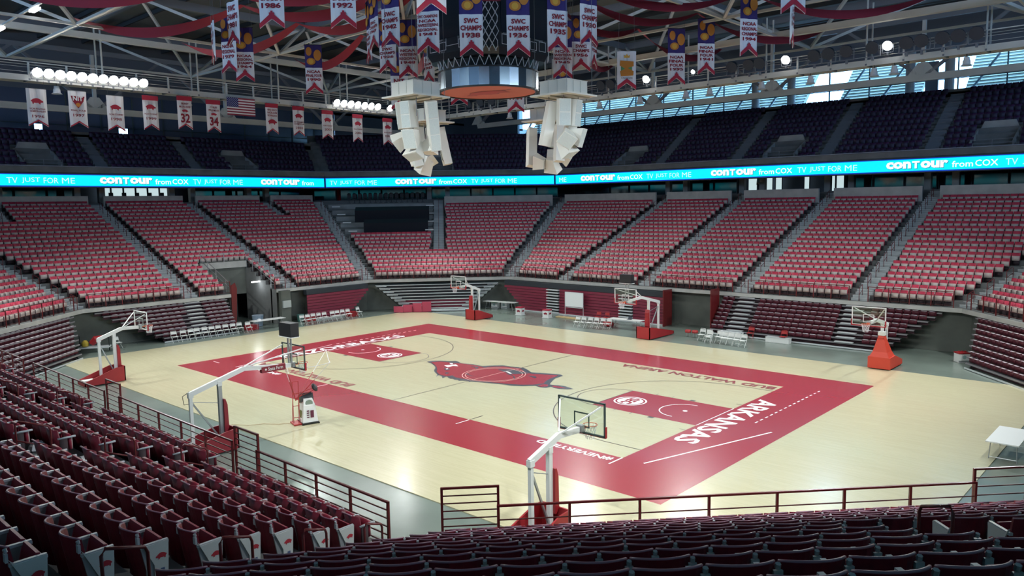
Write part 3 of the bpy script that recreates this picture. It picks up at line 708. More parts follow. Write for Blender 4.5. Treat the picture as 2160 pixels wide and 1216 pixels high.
# red end panels beside the two passages, and tunnel fittings
def slabthing(name, label, cat, c, d, mat, rz=0):
    b = MB(); b.box((0, 0, 0), d); o = b.build(name, mat); o.location = c; o.rotation_euler = (0, 0, rz); return tag(o, label, cat)
def panel(name, label, p, rz, prof, mat):
    b = MB(); b.prism([(0, y, z) for y, z in prof], (.08, 0, 0)); o = b.build(name, mat); o.location = p; o.rotation_euler = (0, 0, rz); return tag(o, label, 'panel')
panel('stand_end_panel', 'tall maroon end panel of the bleacher beside the concrete tunnel', (-28.9, -1.15, 0), 0, [(-.04, 0), (-.02, 2.5), (.0, 3.7), (.35, 3.9), (.5, 3.4), (.32, 0)], rail_red)
panel('stand_end_panel', 'maroon end panel where the folded bleacher meets the dark passage', (-1.55, 21.3, 0), 0, [(0, 0), (0, 2.95), (1.3, 2.95), (1.3, 0)], rail_red)
panel('stand_end_panel', 'maroon end panel on the open bleacher side of the dark passage', (2.75, 21.1, 0), 0, [(0, 0), (0, 3.3), (1.3, 3.3), (1.3, 0)], rail_red)
b = MB(); b.box((0, 0, 0), (1.3, .16, .10)); o = tag(b.build('tube_light', tubem), 'glowing fluorescent tube light in the tunnel mouth', 'light'); o.location = (-31.4, 2.75, 3.55); o.rotation_euler = (0, 0, R_(95))
l = bpy.data.lights.new('tube_light_glow', 'POINT'); l.energy = 35; l.color = (.9, .97, 1); l.shadow_soft_size = .4; o = bpy.data.objects.new('tube_light_glow', l); COL.objects.link(o); o.location = (-31.2, 2.3, 3.2)
# tunnel parapet seats row and handrails
t = thing('tunnel_parapet', 'pale concrete parapet with rails above the tunnel mouth', 'parapet', (-28.7-5.0, .8, 0))
b = MB(); b.box((0, 0, 5.05), (.2, 4.3, .55)); b.build('parapet_wall', concrete_lt, t)
for k in range(3): b = MB(); b.bar((.1, -2.1+2.1*k, 5.3), (.1, -2.1+2.1*k, 6.1), .05); b.build('post', grey_metal, t)
for z in (5.75, 6.1): b = MB(); b.bar((.1, -2.1, z), (.1, 2.1, z), .04); b.build('bar', grey_metal, t)
for sy in (-2.05, 2.1):
    b = MB(); b.bar((.1, sy, 6.0), (4.6, sy, 4.0), .045); b.bar((.1, sy, 5.5), (4.6, sy, 3.6), .04); [b.bar((x, sy, 5.95-x*.44-1), (x, sy, 5.98-x*.44), .045) for x in (1.2, 2.6, 4.2)]; b.build('sloping_handrail', grey_metal, t)
b = MB(); b.box((0, 0, 0), (.18, .75, .6)); o = tag(b.build('electrical_box', M('panel_grey', (.38, .42, .42), .5)), 'grey electrical box on the tunnel concrete wall', 'box'); o.location = (-27.85, 3.35, 1.75)
b = MB(); b.box((0, 0, 1.45), (.4, .9, 2.9)); o = tag(b.build('column_pier', concrete_wall), 'stained concrete pier carrying the electrical box', 'pier', None, 'structure'); o.location = (-28.16, 3.35, 0)
# ------------------------------------------------------------------ basketball hoops
board_glass = glass('backboard_glass', (.93, .97, .94), .02, .07)
def hoop(x, sy, label, mast=2.05, rear=2.9, knee=1.6, kz=3.07, base=(1.75, 4.0), pad=red_pad, base_mat=red_pad, style='box', clock=False, sleeve=False, frame=white, edge=red_pad, ry=12.62):
    root = thing('basketball_hoop', label, 'basketball hoop', (x, sy*ry, 0), 0 if sy > 0 else math.pi, 'portable basketball hoops')
    # local +y leads away from the court
    b0, b1 = base
    bw = .58
    if style == 'box':
        b = MB(); b.prism([(-bw, b0, .06), (-bw, b0, .92), (-bw, b0+.5, .88), (-bw, b1, .28), (-bw, b1, .06)], (.06, 0, 0)); b.prism([(bw-.06, b0, .06), (bw-.06, b0, .92), (bw-.06, b0+.5, .88), (bw-.06, b1, .28), (bw-.06, b1, .06)], (.06, 0, 0))
        b.box((0, b0+.03, .49), (2*bw, .06, .86)); b.box((0, b1-.03, .17), (2*bw, .06, .22)); b.build('base', base_mat, root)
        b = MB(); b.box((0, (b0+b1)/2, .10), (2*bw-.13, b1-b0-.14, .07)); b.build('base_floor', M('hoop_base_plate', (.10, .10, .11), .5), root)
        b = MB(); b.box((.25, b1-.45, .22), (.5, .6, .12)); b.build('ballast', white, root)
        b = MB(); b.prism([(-.16, mast-.14, .75), (-.16, mast-.26, .92), (-.16, mast-.24, 1.9), (-.16, mast-.16, 2.15), (-.16, mast-.09, 2.15), (-.16, mast-.07, .75)], (.32, 0, 0)); b.build('mast_pad', pad, root)
    else:
        b = MB(); b.prism([(-.62, b0, .08), (-.62, b0, .75), (-.62, b0+1.0, .78), (-.62, b1, .36), (-.62, b1, .08)], (1.24, 0, 0)); b.build('base', base_mat, root)
        b = MB(); vs = []
        for z, hw, y0, y1 in ((.75, .55, b0, b0+1.1), (1.05, .40, b0+.12, b0+1.0), (1.9, .17, mast-.2, mast+.2), (2.0, .15, mast-.17, mast+.17)): vs += [(-hw, y0, z), (hw, y0, z), (hw, y1, z), (-hw, y1, z)]
        b.add(vs, [(k*4+q, k*4+(q+1) % 4, k*4+4+(q+1) % 4, k*4+4+q) for k in range(3) for q in range(4)]+[(12, 13, 14, 15)]); b.build('mast_pad', pad, root)
        b = MB(); b.box((0, mast, 2.12), (.36, .36, .22)); b.build('collar', white, root)
    mt = 2.74+(.08 if mast > 3 else 0); rt = 2.56
    b = MB(); b.box((0, mast, (mt+.2)/2), (.14, .16, mt-.2)); b.build('mast', white if mast < 3 or frame is white else grey_metal, root)
    b = MB(); b.bar((0, rear, .25), (0, rear, rt), .12, .13, (0, 1, 0)); b.build('rear_post', white, root)
    b = MB(); b.bar((0, rear+.05, rt+.02), (0, knee, kz), .13, .20); b.bar((0, knee+.03, kz), (0, .62, 3.03), .12, .18); b.box((0, rear, rt-.02), (.17, .2, .2)); b.box((0, mast, mt), (.17, .18, .2)); b.build('arm', white, root)
    b = MB(); b.bar((0, mast+.08, .5), (0, rear-.04, 2.25), .06); b.cyl((0, mast+.05, 2.0), (0, rear-.05, 2.25), .015, n=6); b.build('tie_rod', grey_metal, root)
    b = MB()
    for q in (-1, 1): b.bar((q*.06, knee-.1, kz+.08), (q*.80, .52, 3.86), .045)
    b.build('brace', white, root)
    # board
    bd = link('backboard', None, root, (0, .45, 0))
    b = MB(); b.box((0, 0, 3.435), (1.83, .012, 1.07)); b.build('pane', board_glass, bd)
    b = MB(); [b.box((q*.895, 0, 3.435), (.05, .05, 1.07)) for q in (-1, 1)]; [b.box((0, 0, 3.435+q*.515), (1.83, .05, .05)) for q in (-1, 1)]; b.build('board_frame', frame, bd)
    b = MB(); [b.box((q*.28, -.012, 3.30), (.045, .006, .45)) for q in (-1, 1)]; [b.box((0, -.012, z), (.6, .006, .045)) for z in (3.10, 3.53)]; b.build('target_square', frame, bd)
    b = MB(); b.box((0, -.02, 2.90), (1.86, .07, .06)); [b.box((q*.915, -.02, 3.06), (.06, .08, .34)) for q in (-1, 1)]; b.build('edge_padding', edge, bd)
    b = MB(); b.box((0, .05, 3.05), (.22, .14, .22)); b.build('mount_plate', grey_metal, bd)
    rm = MB(); rm.tube([(.228*math.cos(t), .228*math.sin(t), 3.05) for t in np.linspace(0, 2*math.pi, 25)[:-1]], .013, 6, True); rm.box((0, .32, 3.03), (.14, .22, .03)); rm.box((0, .41, 3.0), (.16, .03, .14)); rim = rm.build('rim', M('rim_orange', (.62, .10, .03), .4), root, True)
    nm_ = MB(); n = 12
    for k in range(n):
        for sg in (1, -1):
            pts = [((.225-.09*t**.7)*math.cos(2*math.pi*(k+sg*2.2*t)/n), (.225-.09*t**.7)*math.sin(2*math.pi*(k+sg*2.2*t)/n), 3.04-.44*t) for t in np.linspace(0, 1, 6)]
            nm_.tube(pts, .007, 4)
    nm_.build('net', white_cloth, root)
    for q in (-1, 1):
        for yy in (b0+.25, b1-.25):
            b = MB(); b.cyl((q*.45-.03, yy, .06), (q*.45+.03, yy, .06), .055, n=10); b.build('caster', black, root)
    if clock:
        b = MB(); b.box((0, .62, 4.66), (.95, .42, .62)); c = b.build('shot_clock', black, root)
        b = MB(); b.box((0, .62, 4.34), (1.0, .46, .03)); b.build('clock_tray', white, c)
        b = MB(); [b.bar((q*.12, .62, 3.12), (q*.12, .62, 4.33), .06) for q in (-1, 1)]; b.bar((-.12, .62, 3.6), (.12, .62, 4.1), .04); b.build('clock_post', grey_metal, root)
    if sleeve:
        b = MB(); b.box((0, 1.5, 3.05), (.2, 1.15, .26)); s = b.build('arm_sleeve', M('sleeve_maroon', (.22, .02, .035), .6), root)
        for q in (-1, 1):
            b = MB(); text(b, 'State Farm', (q*.104, 1.42, 3.06), (0, q, 0), (0, 0, 1), .72, .15, .01); [b.poly([(q*.104, 1.42-q*(.45+.0), 3.06+.06*math.sin(t)*1) if False else (q*.104, 1.42-q*.47+.05*math.cos(t), 3.06+.05*math.sin(t)) for t in np.linspace(0, 6.28, 7)[:-1]])]; b.build('sleeve_lettering', white, s)
        b = MB(); b.tube([(.05, rear, 2.7), (.05, rear+.3, 2.55), (.05, rear+.25, 2.2), (.05, rear+.05, 2.2)], .014, 5); b.build('cable', black, root)
    return root
dframe = M('board_frame_dark', (.05, .07, .07), .4)
hoop(-16.6, 1, 'white hoop on a red base in front of the silver corner bleacher')
hoop(.45, 1, 'white hoop with a shot clock on top, by the far sideline', 3.45, 4.8, 2.5, 3.14, (2.7, 6.1), clock=True, pad=red_pad)
hoop(16.85, 1, 'white hoop with a tapered orange-red tower base before the open bleachers', 2.95, 3.75, 1.9, 3.04, (2.5, 4.9), red_bright, red_bright, 'tower')
hoop(-16.6, -1, 'white hoop seen from behind beside the boxes at the near RAZORBACKS corner', edge=red_pad, ry=12.95)
hoop(.75, -1, 'long-armed hoop with a shot clock beside the ball machine', 4.0, 5.25, 2.9, 3.26, (3.55, 6.6), clock=True, sleeve=True, frame=dframe, pad=M('pad_maroon', (.26, .018, .03), .45), base_mat=M('pad_maroon', (.26, .018, .03), .45), ry=13.3)
hoop(16.75, -1, 'hoop with a dark-framed glass board straight beyond the corner gate', frame=dframe, ry=13.0)

# ------------------------------------------------------------------ folding chairs
chair_w = M('chair_white', (.72, .73, .72), .45)
def chair_proto(mat, name='folding_chair'):
    b = MB()
    root = thing(name, 'x', 'chair')
    b = MB(); b.box((0, .02, .44), (.40, .38, .025)); b.build('seat', mat, root)
    b = MB(); b.sheet([[(x, -.20-.03*(1-(x/.2)**2)-.02*k, .60+.20*k) for x in (-.2, -.1, 0, .1, .2)] for k in (0, 1)]); b.sheet([[(x, -.215-.03*(1-(x/.2)**2)-.02*k, .60+.20*k) for x in (.2, .1, 0, -.1, -.2)] for k in (0, 1)]); b.build('backrest', mat, root)
    b = MB(); b.tube([(-.215, .20, 0), (-.215, -.17, .48), (-.215, -.25, .80), (-.17, -.255, .85), (.17, -.255, .85), (.215, -.25, .80), (.215, -.17, .48), (.215, .20, 0)], .014, 5); b.build('front_frame', mat, root)
    for q in (-1, 1):
        b = MB(); b.tube([(q*.19, -.26, 0), (q*.19, .17, .43)], .013, 5); b.build('rear_leg', mat, root)
    b = MB(); b.tube([(-.19, -.15, .12), (.19, -.15, .12)], .01, 5); b.build('stretcher', mat, root)
    return root
cw = chair_proto(chair_w); cr = chair_proto(M('chair_red', (.42, .03, .03), .5))
used = set()
def chair(x, y, rz, label, group, proto=cw):
    c = proto if proto.name not in used else copy_tree(proto)
    used.add(proto.name)
    c.location = (x, y, 0); c.rotation_euler = (0, 0, rz); c['label'] = label; c['group'] = group
    return c
OUTX = -math.pi/2       # facing +x
for k, y in enumerate((-6.95, -6.25, -5.62, -5.12, -4.5, -3.93, -3.38, -2.78, -2.16, -1.62)):
    chair(-26.75+random.uniform(-.05, .05), y, OUTX+random.uniform(-.08, .08), 'white folding chair in the long end row, %s from the wall seats' % ordn(k), 'white chairs in the long row at the RAZORBACKS end')
chair(-26.45, -1.02, OUTX, 'white folding chair closing the long end row beside the table', 'white chairs in the long row at the RAZORBACKS end')
for k, y in enumerate((3.85, 4.42, 5.0, 5.58, 6.15, 6.95, 7.45, 8.05, 8.6)):
    chair(-26.25+random.uniform(-.04, .04), y, OUTX+random.uniform(-.08, .08), 'white folding chair before the folded maroon boards, %s from the tunnel' % ordn(k), 'white chairs before the folded boards at the RAZORBACKS end')
chair(-26.6, 10.0, OUTX+.2, 'white folding chair standing alone past the shorter end row', 'lone white chairs')
chair(-27.7, -10.7, OUTX+.3, 'white folding chair alone behind the corner hoop', 'lone white chairs')
for k, x in enumerate((-6.95, -6.45, -5.88, -5.35, -4.8, -4.28)):
    chair(x, 17.0+.12*k, math.pi+.05, 'white folding chair in front of the whiteboard bleachers, %s from the whiteboard' % ordn(k), 'white chairs by the far sideline')
for k, (x, y) in enumerate(((3.95, 17.6), (4.55, 17.5), (4.85, 17.0), (5.35, 17.5), (5.85, 17.3), (6.35, 17.25), (6.85, 17.2), (7.4, 17.05))):
    chair(x, y, math.pi+random.uniform(-.1, .1), 'white folding chair before the open bleachers, %s from the passage' % ordn(k), 'white chairs before the open bleachers')
for k, (x, y) in enumerate(((-7.2, 20.2), (-6.4, 20.3))): chair(x, y, math.pi, 'red folding chair behind the white chairs, %s from the whiteboard' % ordn(k), 'red chairs by the far sideline', cr)
for k, (x, y) in enumerate(((6.4, 20.3), (8.9, 20.2))): chair(x, y, math.pi, 'red folding chair at the foot of the open bleachers, %s from the passage' % ordn(k), 'red chairs at the open bleachers', cr)
# ------------------------------------------------------------------ tables
def table(x, y, rz, Lx, Ly, label, h=.74):
    t = thing('folding_table', label, 'table', (x, y, 0), rz, 'white folding tables')
    b = MB(); b.box((0, 0, h), (Lx, Ly, .045)); b.build('table_top', white, t)
    for q in (-1, 1):
        b = MB(); b.tube([(q*(Lx/2-.25), -Ly/2+.08, 0), (q*(Lx/2-.35), -Ly/2+.12, h)], .017, 6); b.tube([(q*(Lx/2-.25), Ly/2-.08, 0), (q*(Lx/2-.35), Ly/2-.12, h)], .017, 6); b.tube([(q*(Lx/2-.26), -Ly/2+.08, .1), (q*(Lx/2-.26), Ly/2-.08, .1)], .014, 6); b.build('leg_frame', grey_metal, t)
    return t
table(-27.2, 1.1, math.pi/2, 2.9, .8, 'white folding table between the two end chair rows at the tunnel')
table(-3.3, 18.7, .05, 2.9, .8, 'white folding table beside the shot clock hoop base')
table(-19.2, 21.0, .15, 3.6, .75, 'long white table in the corner behind the red hoop base')
table(25.6, 2.4, math.pi/2, 2.6, 1.1, 'white table at the floor edge beyond the corner gate')
# things lying on them
def small(name, label, cat, x, y, z, parts, rz=0):
    t = thing(name, label, cat, (x, y, z), rz)
    for nm, mbf, mat in parts: b = MB(); mbf(b); b.build(nm, mat, t)
    return t
small('towel_pile', 'crumpled white towel on the table by the tunnel', 'towel', -27.2, .3, .765, [('fold', lambda b: (b.lathe((0, 0, 0), [(.001, .14), (.10, .12), (.19, .06), (.24, .0)], 10)), white_cloth), ('corner', lambda b: b.box((.2, .12, .02), (.18, .14, .04)), white_cloth)])
small('laptop', 'small dark laptop on the table by the shot clock hoop', 'laptop', -3.0, 18.7, .765, [('base', lambda b: b.box((0, 0, .01), (.34, .24, .02)), dark_blue), ('screen', lambda b: b.box((0, .13, .12), (.34, .02, .22), Matrix.Rotation(-.3, 3, 'X')), dark_blue)])
red_ball = small('equipment_bag', 'red duffel bag at the end of the table by the shot clock', 'bag', -4.95, 18.6, 0, [('body', lambda b: b.tube([(-.45, 0, .2), (-.4, 0, .22), (.4, 0, .22), (.45, 0, .2)], [.1, .21, .21, .1], 10), red_pad), ('handle', lambda b: b.tube([(-.15, 0, .42), (-.1, 0, .52), (.1, 0, .52), (.15, 0, .42)], .015, 5), black)])
# ------------------------------------------------------------------ whiteboard on a stand
t = thing('whiteboard', 'blank whiteboard on legs before the folded maroon boards', 'whiteboard', (-10.45, 21.15, 0), 0)
b = MB(); b.box((0, .03, 1.56), (1.95, .03, 1.25)); b.build('board', M('whiteboard_face', (.82, .87, .87), .25), t)
b = MB(); [b.box((q*.985, .03, 1.56), (.03, .05, 1.29)) for q in (-1, 1)]; [b.box((0, .03, z), (2.0, .05, .03)) for z in (.93, 2.19)]; b.build('board_frame', silver, t)
for q in (-1, 1):
    b = MB(); b.bar((q*1.0, .03, .1), (q*1.0, .03, 2.2), .04); b.build('leg', silver, t)
    b = MB(); b.box((q*1.0, .0, .05), (.06, .6, .06)); b.build('foot', silver, t)
b = MB(); b.box((0, -.02, .86), (1.9, .1, .04)); b.build('tray', silver, t)
b = MB(); b.box((0, -.25, .05), (2.5, .5, .09)); o = tag(b.build('wooden_platform', M('pine', (.55, .40, .20), .6, noise=.15, ns=2)), 'low pale wooden platform under the whiteboard', 'platform'); o.location = (-10.45, 20.6, 0)
# ------------------------------------------------------------------ coolers, crates, crash mat, boxes
def cooler(x, y, label):
    t = thing('cooler_box', label, 'cooler', (x, y, 0), .1, 'white coolers with boar badges')
    b = MB(); b.box((0, 0, .36), (.62, .55, .62)); b.build('body', white, t)
    b = MB(); b.box((0, 0, .70), (.66, .59, .09)); b.build('lid', crimson, t)
    b = MB(); shape(b, BADGE, (0, -.279, .38), (1, 0, 0), (0, 0, 1), .4, .24); b.build('boar_badge', crimson_txt, t)
    b = MB(); shape(b, BADGE, (.313, 0, .38), (0, 1, 0), (0, 0, 1), .36, .22); b.build('boar_badge', crimson_txt, t)
    b = MB(); b.box((0, 0, .03), (.7, .63, .05)); b.build('dolly', white, t)
cooler(-15.2, 19.35, 'white cooler with a boar badge, closer to the corner table'); cooler(-12.15, 19.5, 'white cooler with a boar badge, closer to the whiteboard')
def crate(x, y, z, label, rz, lid):
    t = thing('drink_crate', label, 'crate', (x, y, z), rz, 'white crates with green lids')
    b = MB(); b.box((0, 0, .27), (.68, .55, .54)); b.build('body', white, t)
    b = MB(); b.box((0, 0, .57), (.72, .59, .07)); b.build('lid', lid, t)
    b = MB(); b.box((0, -.2765, .08), (.7, .01, .1)); b.build('base_stripe', M('crate_grey', (.25, .27, .28), .6), t)
    b = MB(); strip_pts = [(.12*math.cos(a), -.279, .33+.12*math.sin(a)) for a in np.linspace(0, 6.28, 15)[:-1]]; b.poly(strip_pts); b.build('round_badge', M('badge_teal', (.35, .5, .5), .6), t)
    b = MB(); [b.cyl((x_, 0, .60), (x_, 0, .68), .06, n=10) for x_ in (-.2, .0, .2)]; b.build('bottle_caps', lid, t)
green = M('lid_green', (.02, .25, .10), .5)
crate(20.0, 20.55, 0, 'white crate with a red rim lid by the far ARKANSAS corner bleacher', .75, red_pad)
crate(20.75, 20.95, 0, 'white crate with a green lid by the far ARKANSAS corner bleacher', -.25, green)
crate(-20.4, 21.6, .0, 'green-lidded crate in the corner behind the long table, beside the bleacher truss', .2, green); crate(-19.6, 22.1, .0, 'green-lidded crate in the corner behind the long table, beside the maroon boards', .2, green)
t = thing('crash_mat', 'folded red vinyl crash mat leaning before the silver corner bleacher', 'mat', (-24.45, 14.5, 0), math.atan2(.7355, .6775))
for k in range(4):
    b = MB(); x0 = -1.75+k*.88; up = .55+.12*k; tw = (.1, -.05, .12, -.02)[k]
    b.prism([(x0, tw, .05), (x0+.86, -tw, .05), (x0+.86, -tw+.3, .05), (x0, tw+.3, .05)], (0, 0, up)); b.build('mat_panel', M('crash_mat_red', (.50, .06, .12), .3), t)
b = MB(); [b.box((-1.75+k*.88-.01, .12, .3), (.02, .36, .5)) for k in range(1, 4)]; b.build('seam', M('mat_seam', (.16, .01, .03), .6), t)
t = thing('cart', 'low steel cart with red and yellow gear under the near RAZORBACKS corner bleachers', 'cart', (-27.7, -12.3, 0), 1.0)
b = MB(); b.box((0, 0, .35), (2.0, .8, .08)); b.build('tray', silver, t)
b = MB(); b.tube([(-.2, 0, .6), (.1, 0, .9), (.6, .1, 1.0)], [.2, .26, .15], 8); b.build('red_bag', red_pad, t)
b = MB(); b.lathe((-.6, 0, .42), [(.001, 0), (.22, .02), (.24, .25), (.12, .42), (.001, .45)], 10); b.build('yellow_bag', M('bag_yellow', (.55, .40, .05), .7), t)
for q in (-1, 1):
    b = MB(); b.bar((q*.95, 0, .05), (q*.95, 0, 1.2), .05); b.build('end_post', frame_d, t)
def bin_(x, y, label, mat, s=1.0):
    t = thing('storage_bin', label, 'bin', (x, y, 0))
    b = MB(); b.lathe((0, 0, 0), [(.001, .02), (.26*s, .02), (.32*s, .6*s), (.30*s, .6*s), (.001, .58*s)], 14); b.build('body', mat, t)
    b = MB(); b.lathe((0, 0, .6*s), [(.001, .06), (.33*s, .04), (.33*s, 0), (.001, 0)], 14); b.build('lid', mat, t)
bin_(-29.0, 1.2, 'pale blue plastic bin in the tunnel mouth', M('bin_blue', (.25, .33, .42), .5), 1.5)
bin_(-28.3, 4.9, 'green plastic bin beside the silver stair of the folded stand', M('bin_green', (.10, .24, .22), .5), 1.0)
for k, (x, y, lab) in enumerate(((-27.6, -.2, 'red padded seat cushion stack left of the tunnel table'), (-28.0, 5.6, 'dark red equipment box at the foot of the silver stair'), (-27.2, 9.6, 'low red platform box behind the lone chair'))):
    b = MB(); b.box((0, 0, .19), (.7, .9, .38)); b.box((0, 0, .40), (.74, .94, .05)); o = tag(b.build('equipment_box', red_pad), lab, 'box'); o.location = (x, y, 0)
for k, (x, y) in enumerate(((2.35, 18.5), (2.9, 18.55))):
    t = thing('stool', 'low red cushioned stool beside the shot clock hoop base, %s from it' % ordn(k), 'stool', (x, y, 0), 0, 'low red stools')
    b = MB(); b.lathe((0, 0, .3), [(.001, .22), (.2, .2), (.24, .1), (.2, .0), (.001, 0)], 12); b.build('cushion', M('chair_red', (.42, .03, .03), .5), t)
    b = MB(); [b.bar((.15*math.cos(a), .15*math.sin(a), 0), (.12*math.cos(a), .12*math.sin(a), .32), .03) for a in (0, 2.1, 4.2)]; b.build('leg_frame', grey_metal, t)
for k, (x, y, lab) in enumerate(((4.9, 20.35, 'white step box at the foot of the open bleachers, beside the silver stair'), (8.6, 20.1, 'long white step box at the foot of the open bleachers, past the stair'))):
    t = thing('step_box', lab, 'step', (x, y, 0)); b = MB(); b.box((0, 0, .17), (1.7, .45, .34)); b.build('body', white, t); b = MB(); b.box((0, 0, .36), (1.74, .5, .03)); b.build('tread', silver, t)

# ------------------------------------------------------------------ ball-return shooting machine
t = thing('ball_machine', 'white basketball shooting machine with red net poles on the near sideline', 'ball machine', (.15, -12.75, 0), R_(74))
b = MB(); vs = []
for z, hx, y0, y1 in ((.12, .36, -.36, .42), (.9, .27, -.26, .30), (1.18, .20, -.10, .26)): vs += [(-hx, y0, z), (hx, y0, z), (hx, y1, z), (-hx, y1, z)]
b.add(vs, [(k*4+q, k*4+(q+1) % 4, k*4+4+(q+1) % 4, k*4+4+q) for k in range(2) for q in range(4)]+[(8, 9, 10, 11), (3, 2, 1, 0)]); b.build('body', white, t)
b = MB(); b.box((0, .24, 1.16), (.58, .42, .36), Matrix.Rotation(-.35, 3, 'X')); b.box((0, .32, 1.32), (.5, .3, .1), Matrix.Rotation(-.35, 3, 'X')); b.build('hopper', black, t)
b = MB(); b.cyl((0, -.25, .99), (0, -.20, 1.0), .17, n=20); b.build('launch_port', M('port_grey', (.25, .32, .28), .3), t)
b = MB(); [b.box((-.10, -.345-(.0), .36+.1*k), (.11, .012, .05)) for k in range(4)]; b.box((.09, -.345, .5), (.16, .012, .34)); b.build('control_panel', M('panel_maroon', (.12, .02, .05), .5), t)
b = MB(); b.prism([(.335, -.1, .3), (.335, .2, .3), (.315, .2, .65), (.315, -.1, .65)], (.01, 0, 0)); b.prism([(-.345, -.1, .3), (-.345, .2, .3), (-.325, .2, .65), (-.325, -.1, .65)], (.01, 0, 0)); b.build('side_label', M('label_olive', (.18, .2, .06), .6), t)
b = MB(); b.box((0, .02, .09), (.78, .9, .05)); b.build('chassis', frame_d, t)
for qx in (-1, 1):
    for qy in (-.4, .4): b = MB(); b.cyl((qx*.36, qy-.03, .05), (qx*.36, qy+.03, .05), .05, n=10); b.build('caster', black, t)
pole = M('pole_red', (.36, .03, .03), .4)
fx = -.55
fr = MB()
for q in (-.14, .14): fr.bar((fx+q, -.02, .08), (fx+q, -.02, 2.05), .028); fr.bar((fx+q, .25, .08), (fx+q, -.02, 1.3), .022)
for z in (.35, .9, 1.5, 2.05): fr.bar((fx-.14, -.02, z), (fx+.14, -.02, z), .025)
fr.box((fx, .05, .07), (.4, .7, .06)); fr.build('pole_frame', pole, t)
base_p = (fx, 0, 1.15); ends = [(-1.15, -.55, 2.95), (.85, -.95, 2.95), (-.75, 1.05, 3.25), (1.3, .95, 3.2)]
for e in ends:
    b = MB(); mid = Vector(base_p).lerp(Vector(e), .55); b.tube([base_p, mid], .02, 6); p_ = b.build('net_pole', pole, t)
    b = MB(); b.tube([mid, e], .014, 6); b.build('pole_tip', white, p_)
b = MB()
ps = [Vector(e) for e in (ends[0], ends[1], ends[3], ends[2])]
for k in range(4):
    a, c = ps[k], ps[(k+1) % 4]; b.tube([a.lerp(c, q)-Vector((0, 0, .28*4*q*(1-q)*.5)) for q in np.linspace(0, 1, 9)], .016, 5)
b.build('net_cord', white_cloth, t)
b = MB(); R1 = Matrix.Rotation(.9, 3, 'Y') @ Matrix.Rotation(.5, 3, 'X'); b.lathe((.28, -.35, 1.75), [(.001, .06), (.12, .05), (.2, 0), (.21, -.05), (.14, -.1), (.001, -.12)], 14, R1); b.build('dish', black, t)
b = MB(); b.bar((fx, 0, 1.45), (.2, -.3, 1.7), .025); b.bar((fx, 0, 1.25), (.2, -.3, 1.6), .025); b.build('dish_arm', pole, t)
b = MB(); b.box((fx+.3, .0, .18), (.25, .3, .2)); b.build('motor_box', white, t)
b = MB(); b.tube([(.15-.3, -13.2, .06), (-.6, -13.9, .055), (-1.2, -14.3, .055), (-1.5, -14.9, .055), (-2.3, -15.3, .055)], .012, 5); tag(b.build('power_cord', M('cord_tan', (.40, .28, .15), .6)), 'thin tan power cord trailing from the ball machine', 'cord')
# litter between the near rows
for k, (px, py, r, lab) in enumerate(((70, 955, 5, 'crumpled white plastic bag between the near seats beside the first handrail aisle'), (168, 962, 4, 'folded white paper on the step beside the first handrail aisle'))):
    # laid on the tread of row r of the near side
    i = 4; d = r*RD+.12; s = -(11.6+.55*k)
    p = P3(i, s, d, DK+r*RH+.01); b = MB(); random.seed(3+k)
    b.lathe(p, [(.001, .22), (.10, .20), (.17, .12), (.2, .03), (.16, 0), (.001, 0)], 7) if k == 0 else b.prism([p+Vector((-.2, -.1, .0)), p+Vector((.2, -.14, .02)), p+Vector((.22, .1, .0)), p+Vector((-.16, .14, .03))], (0, 0, .06))
    tag(b.build('plastic_bag' if k == 0 else 'paper', white_cloth), lab, 'litter')
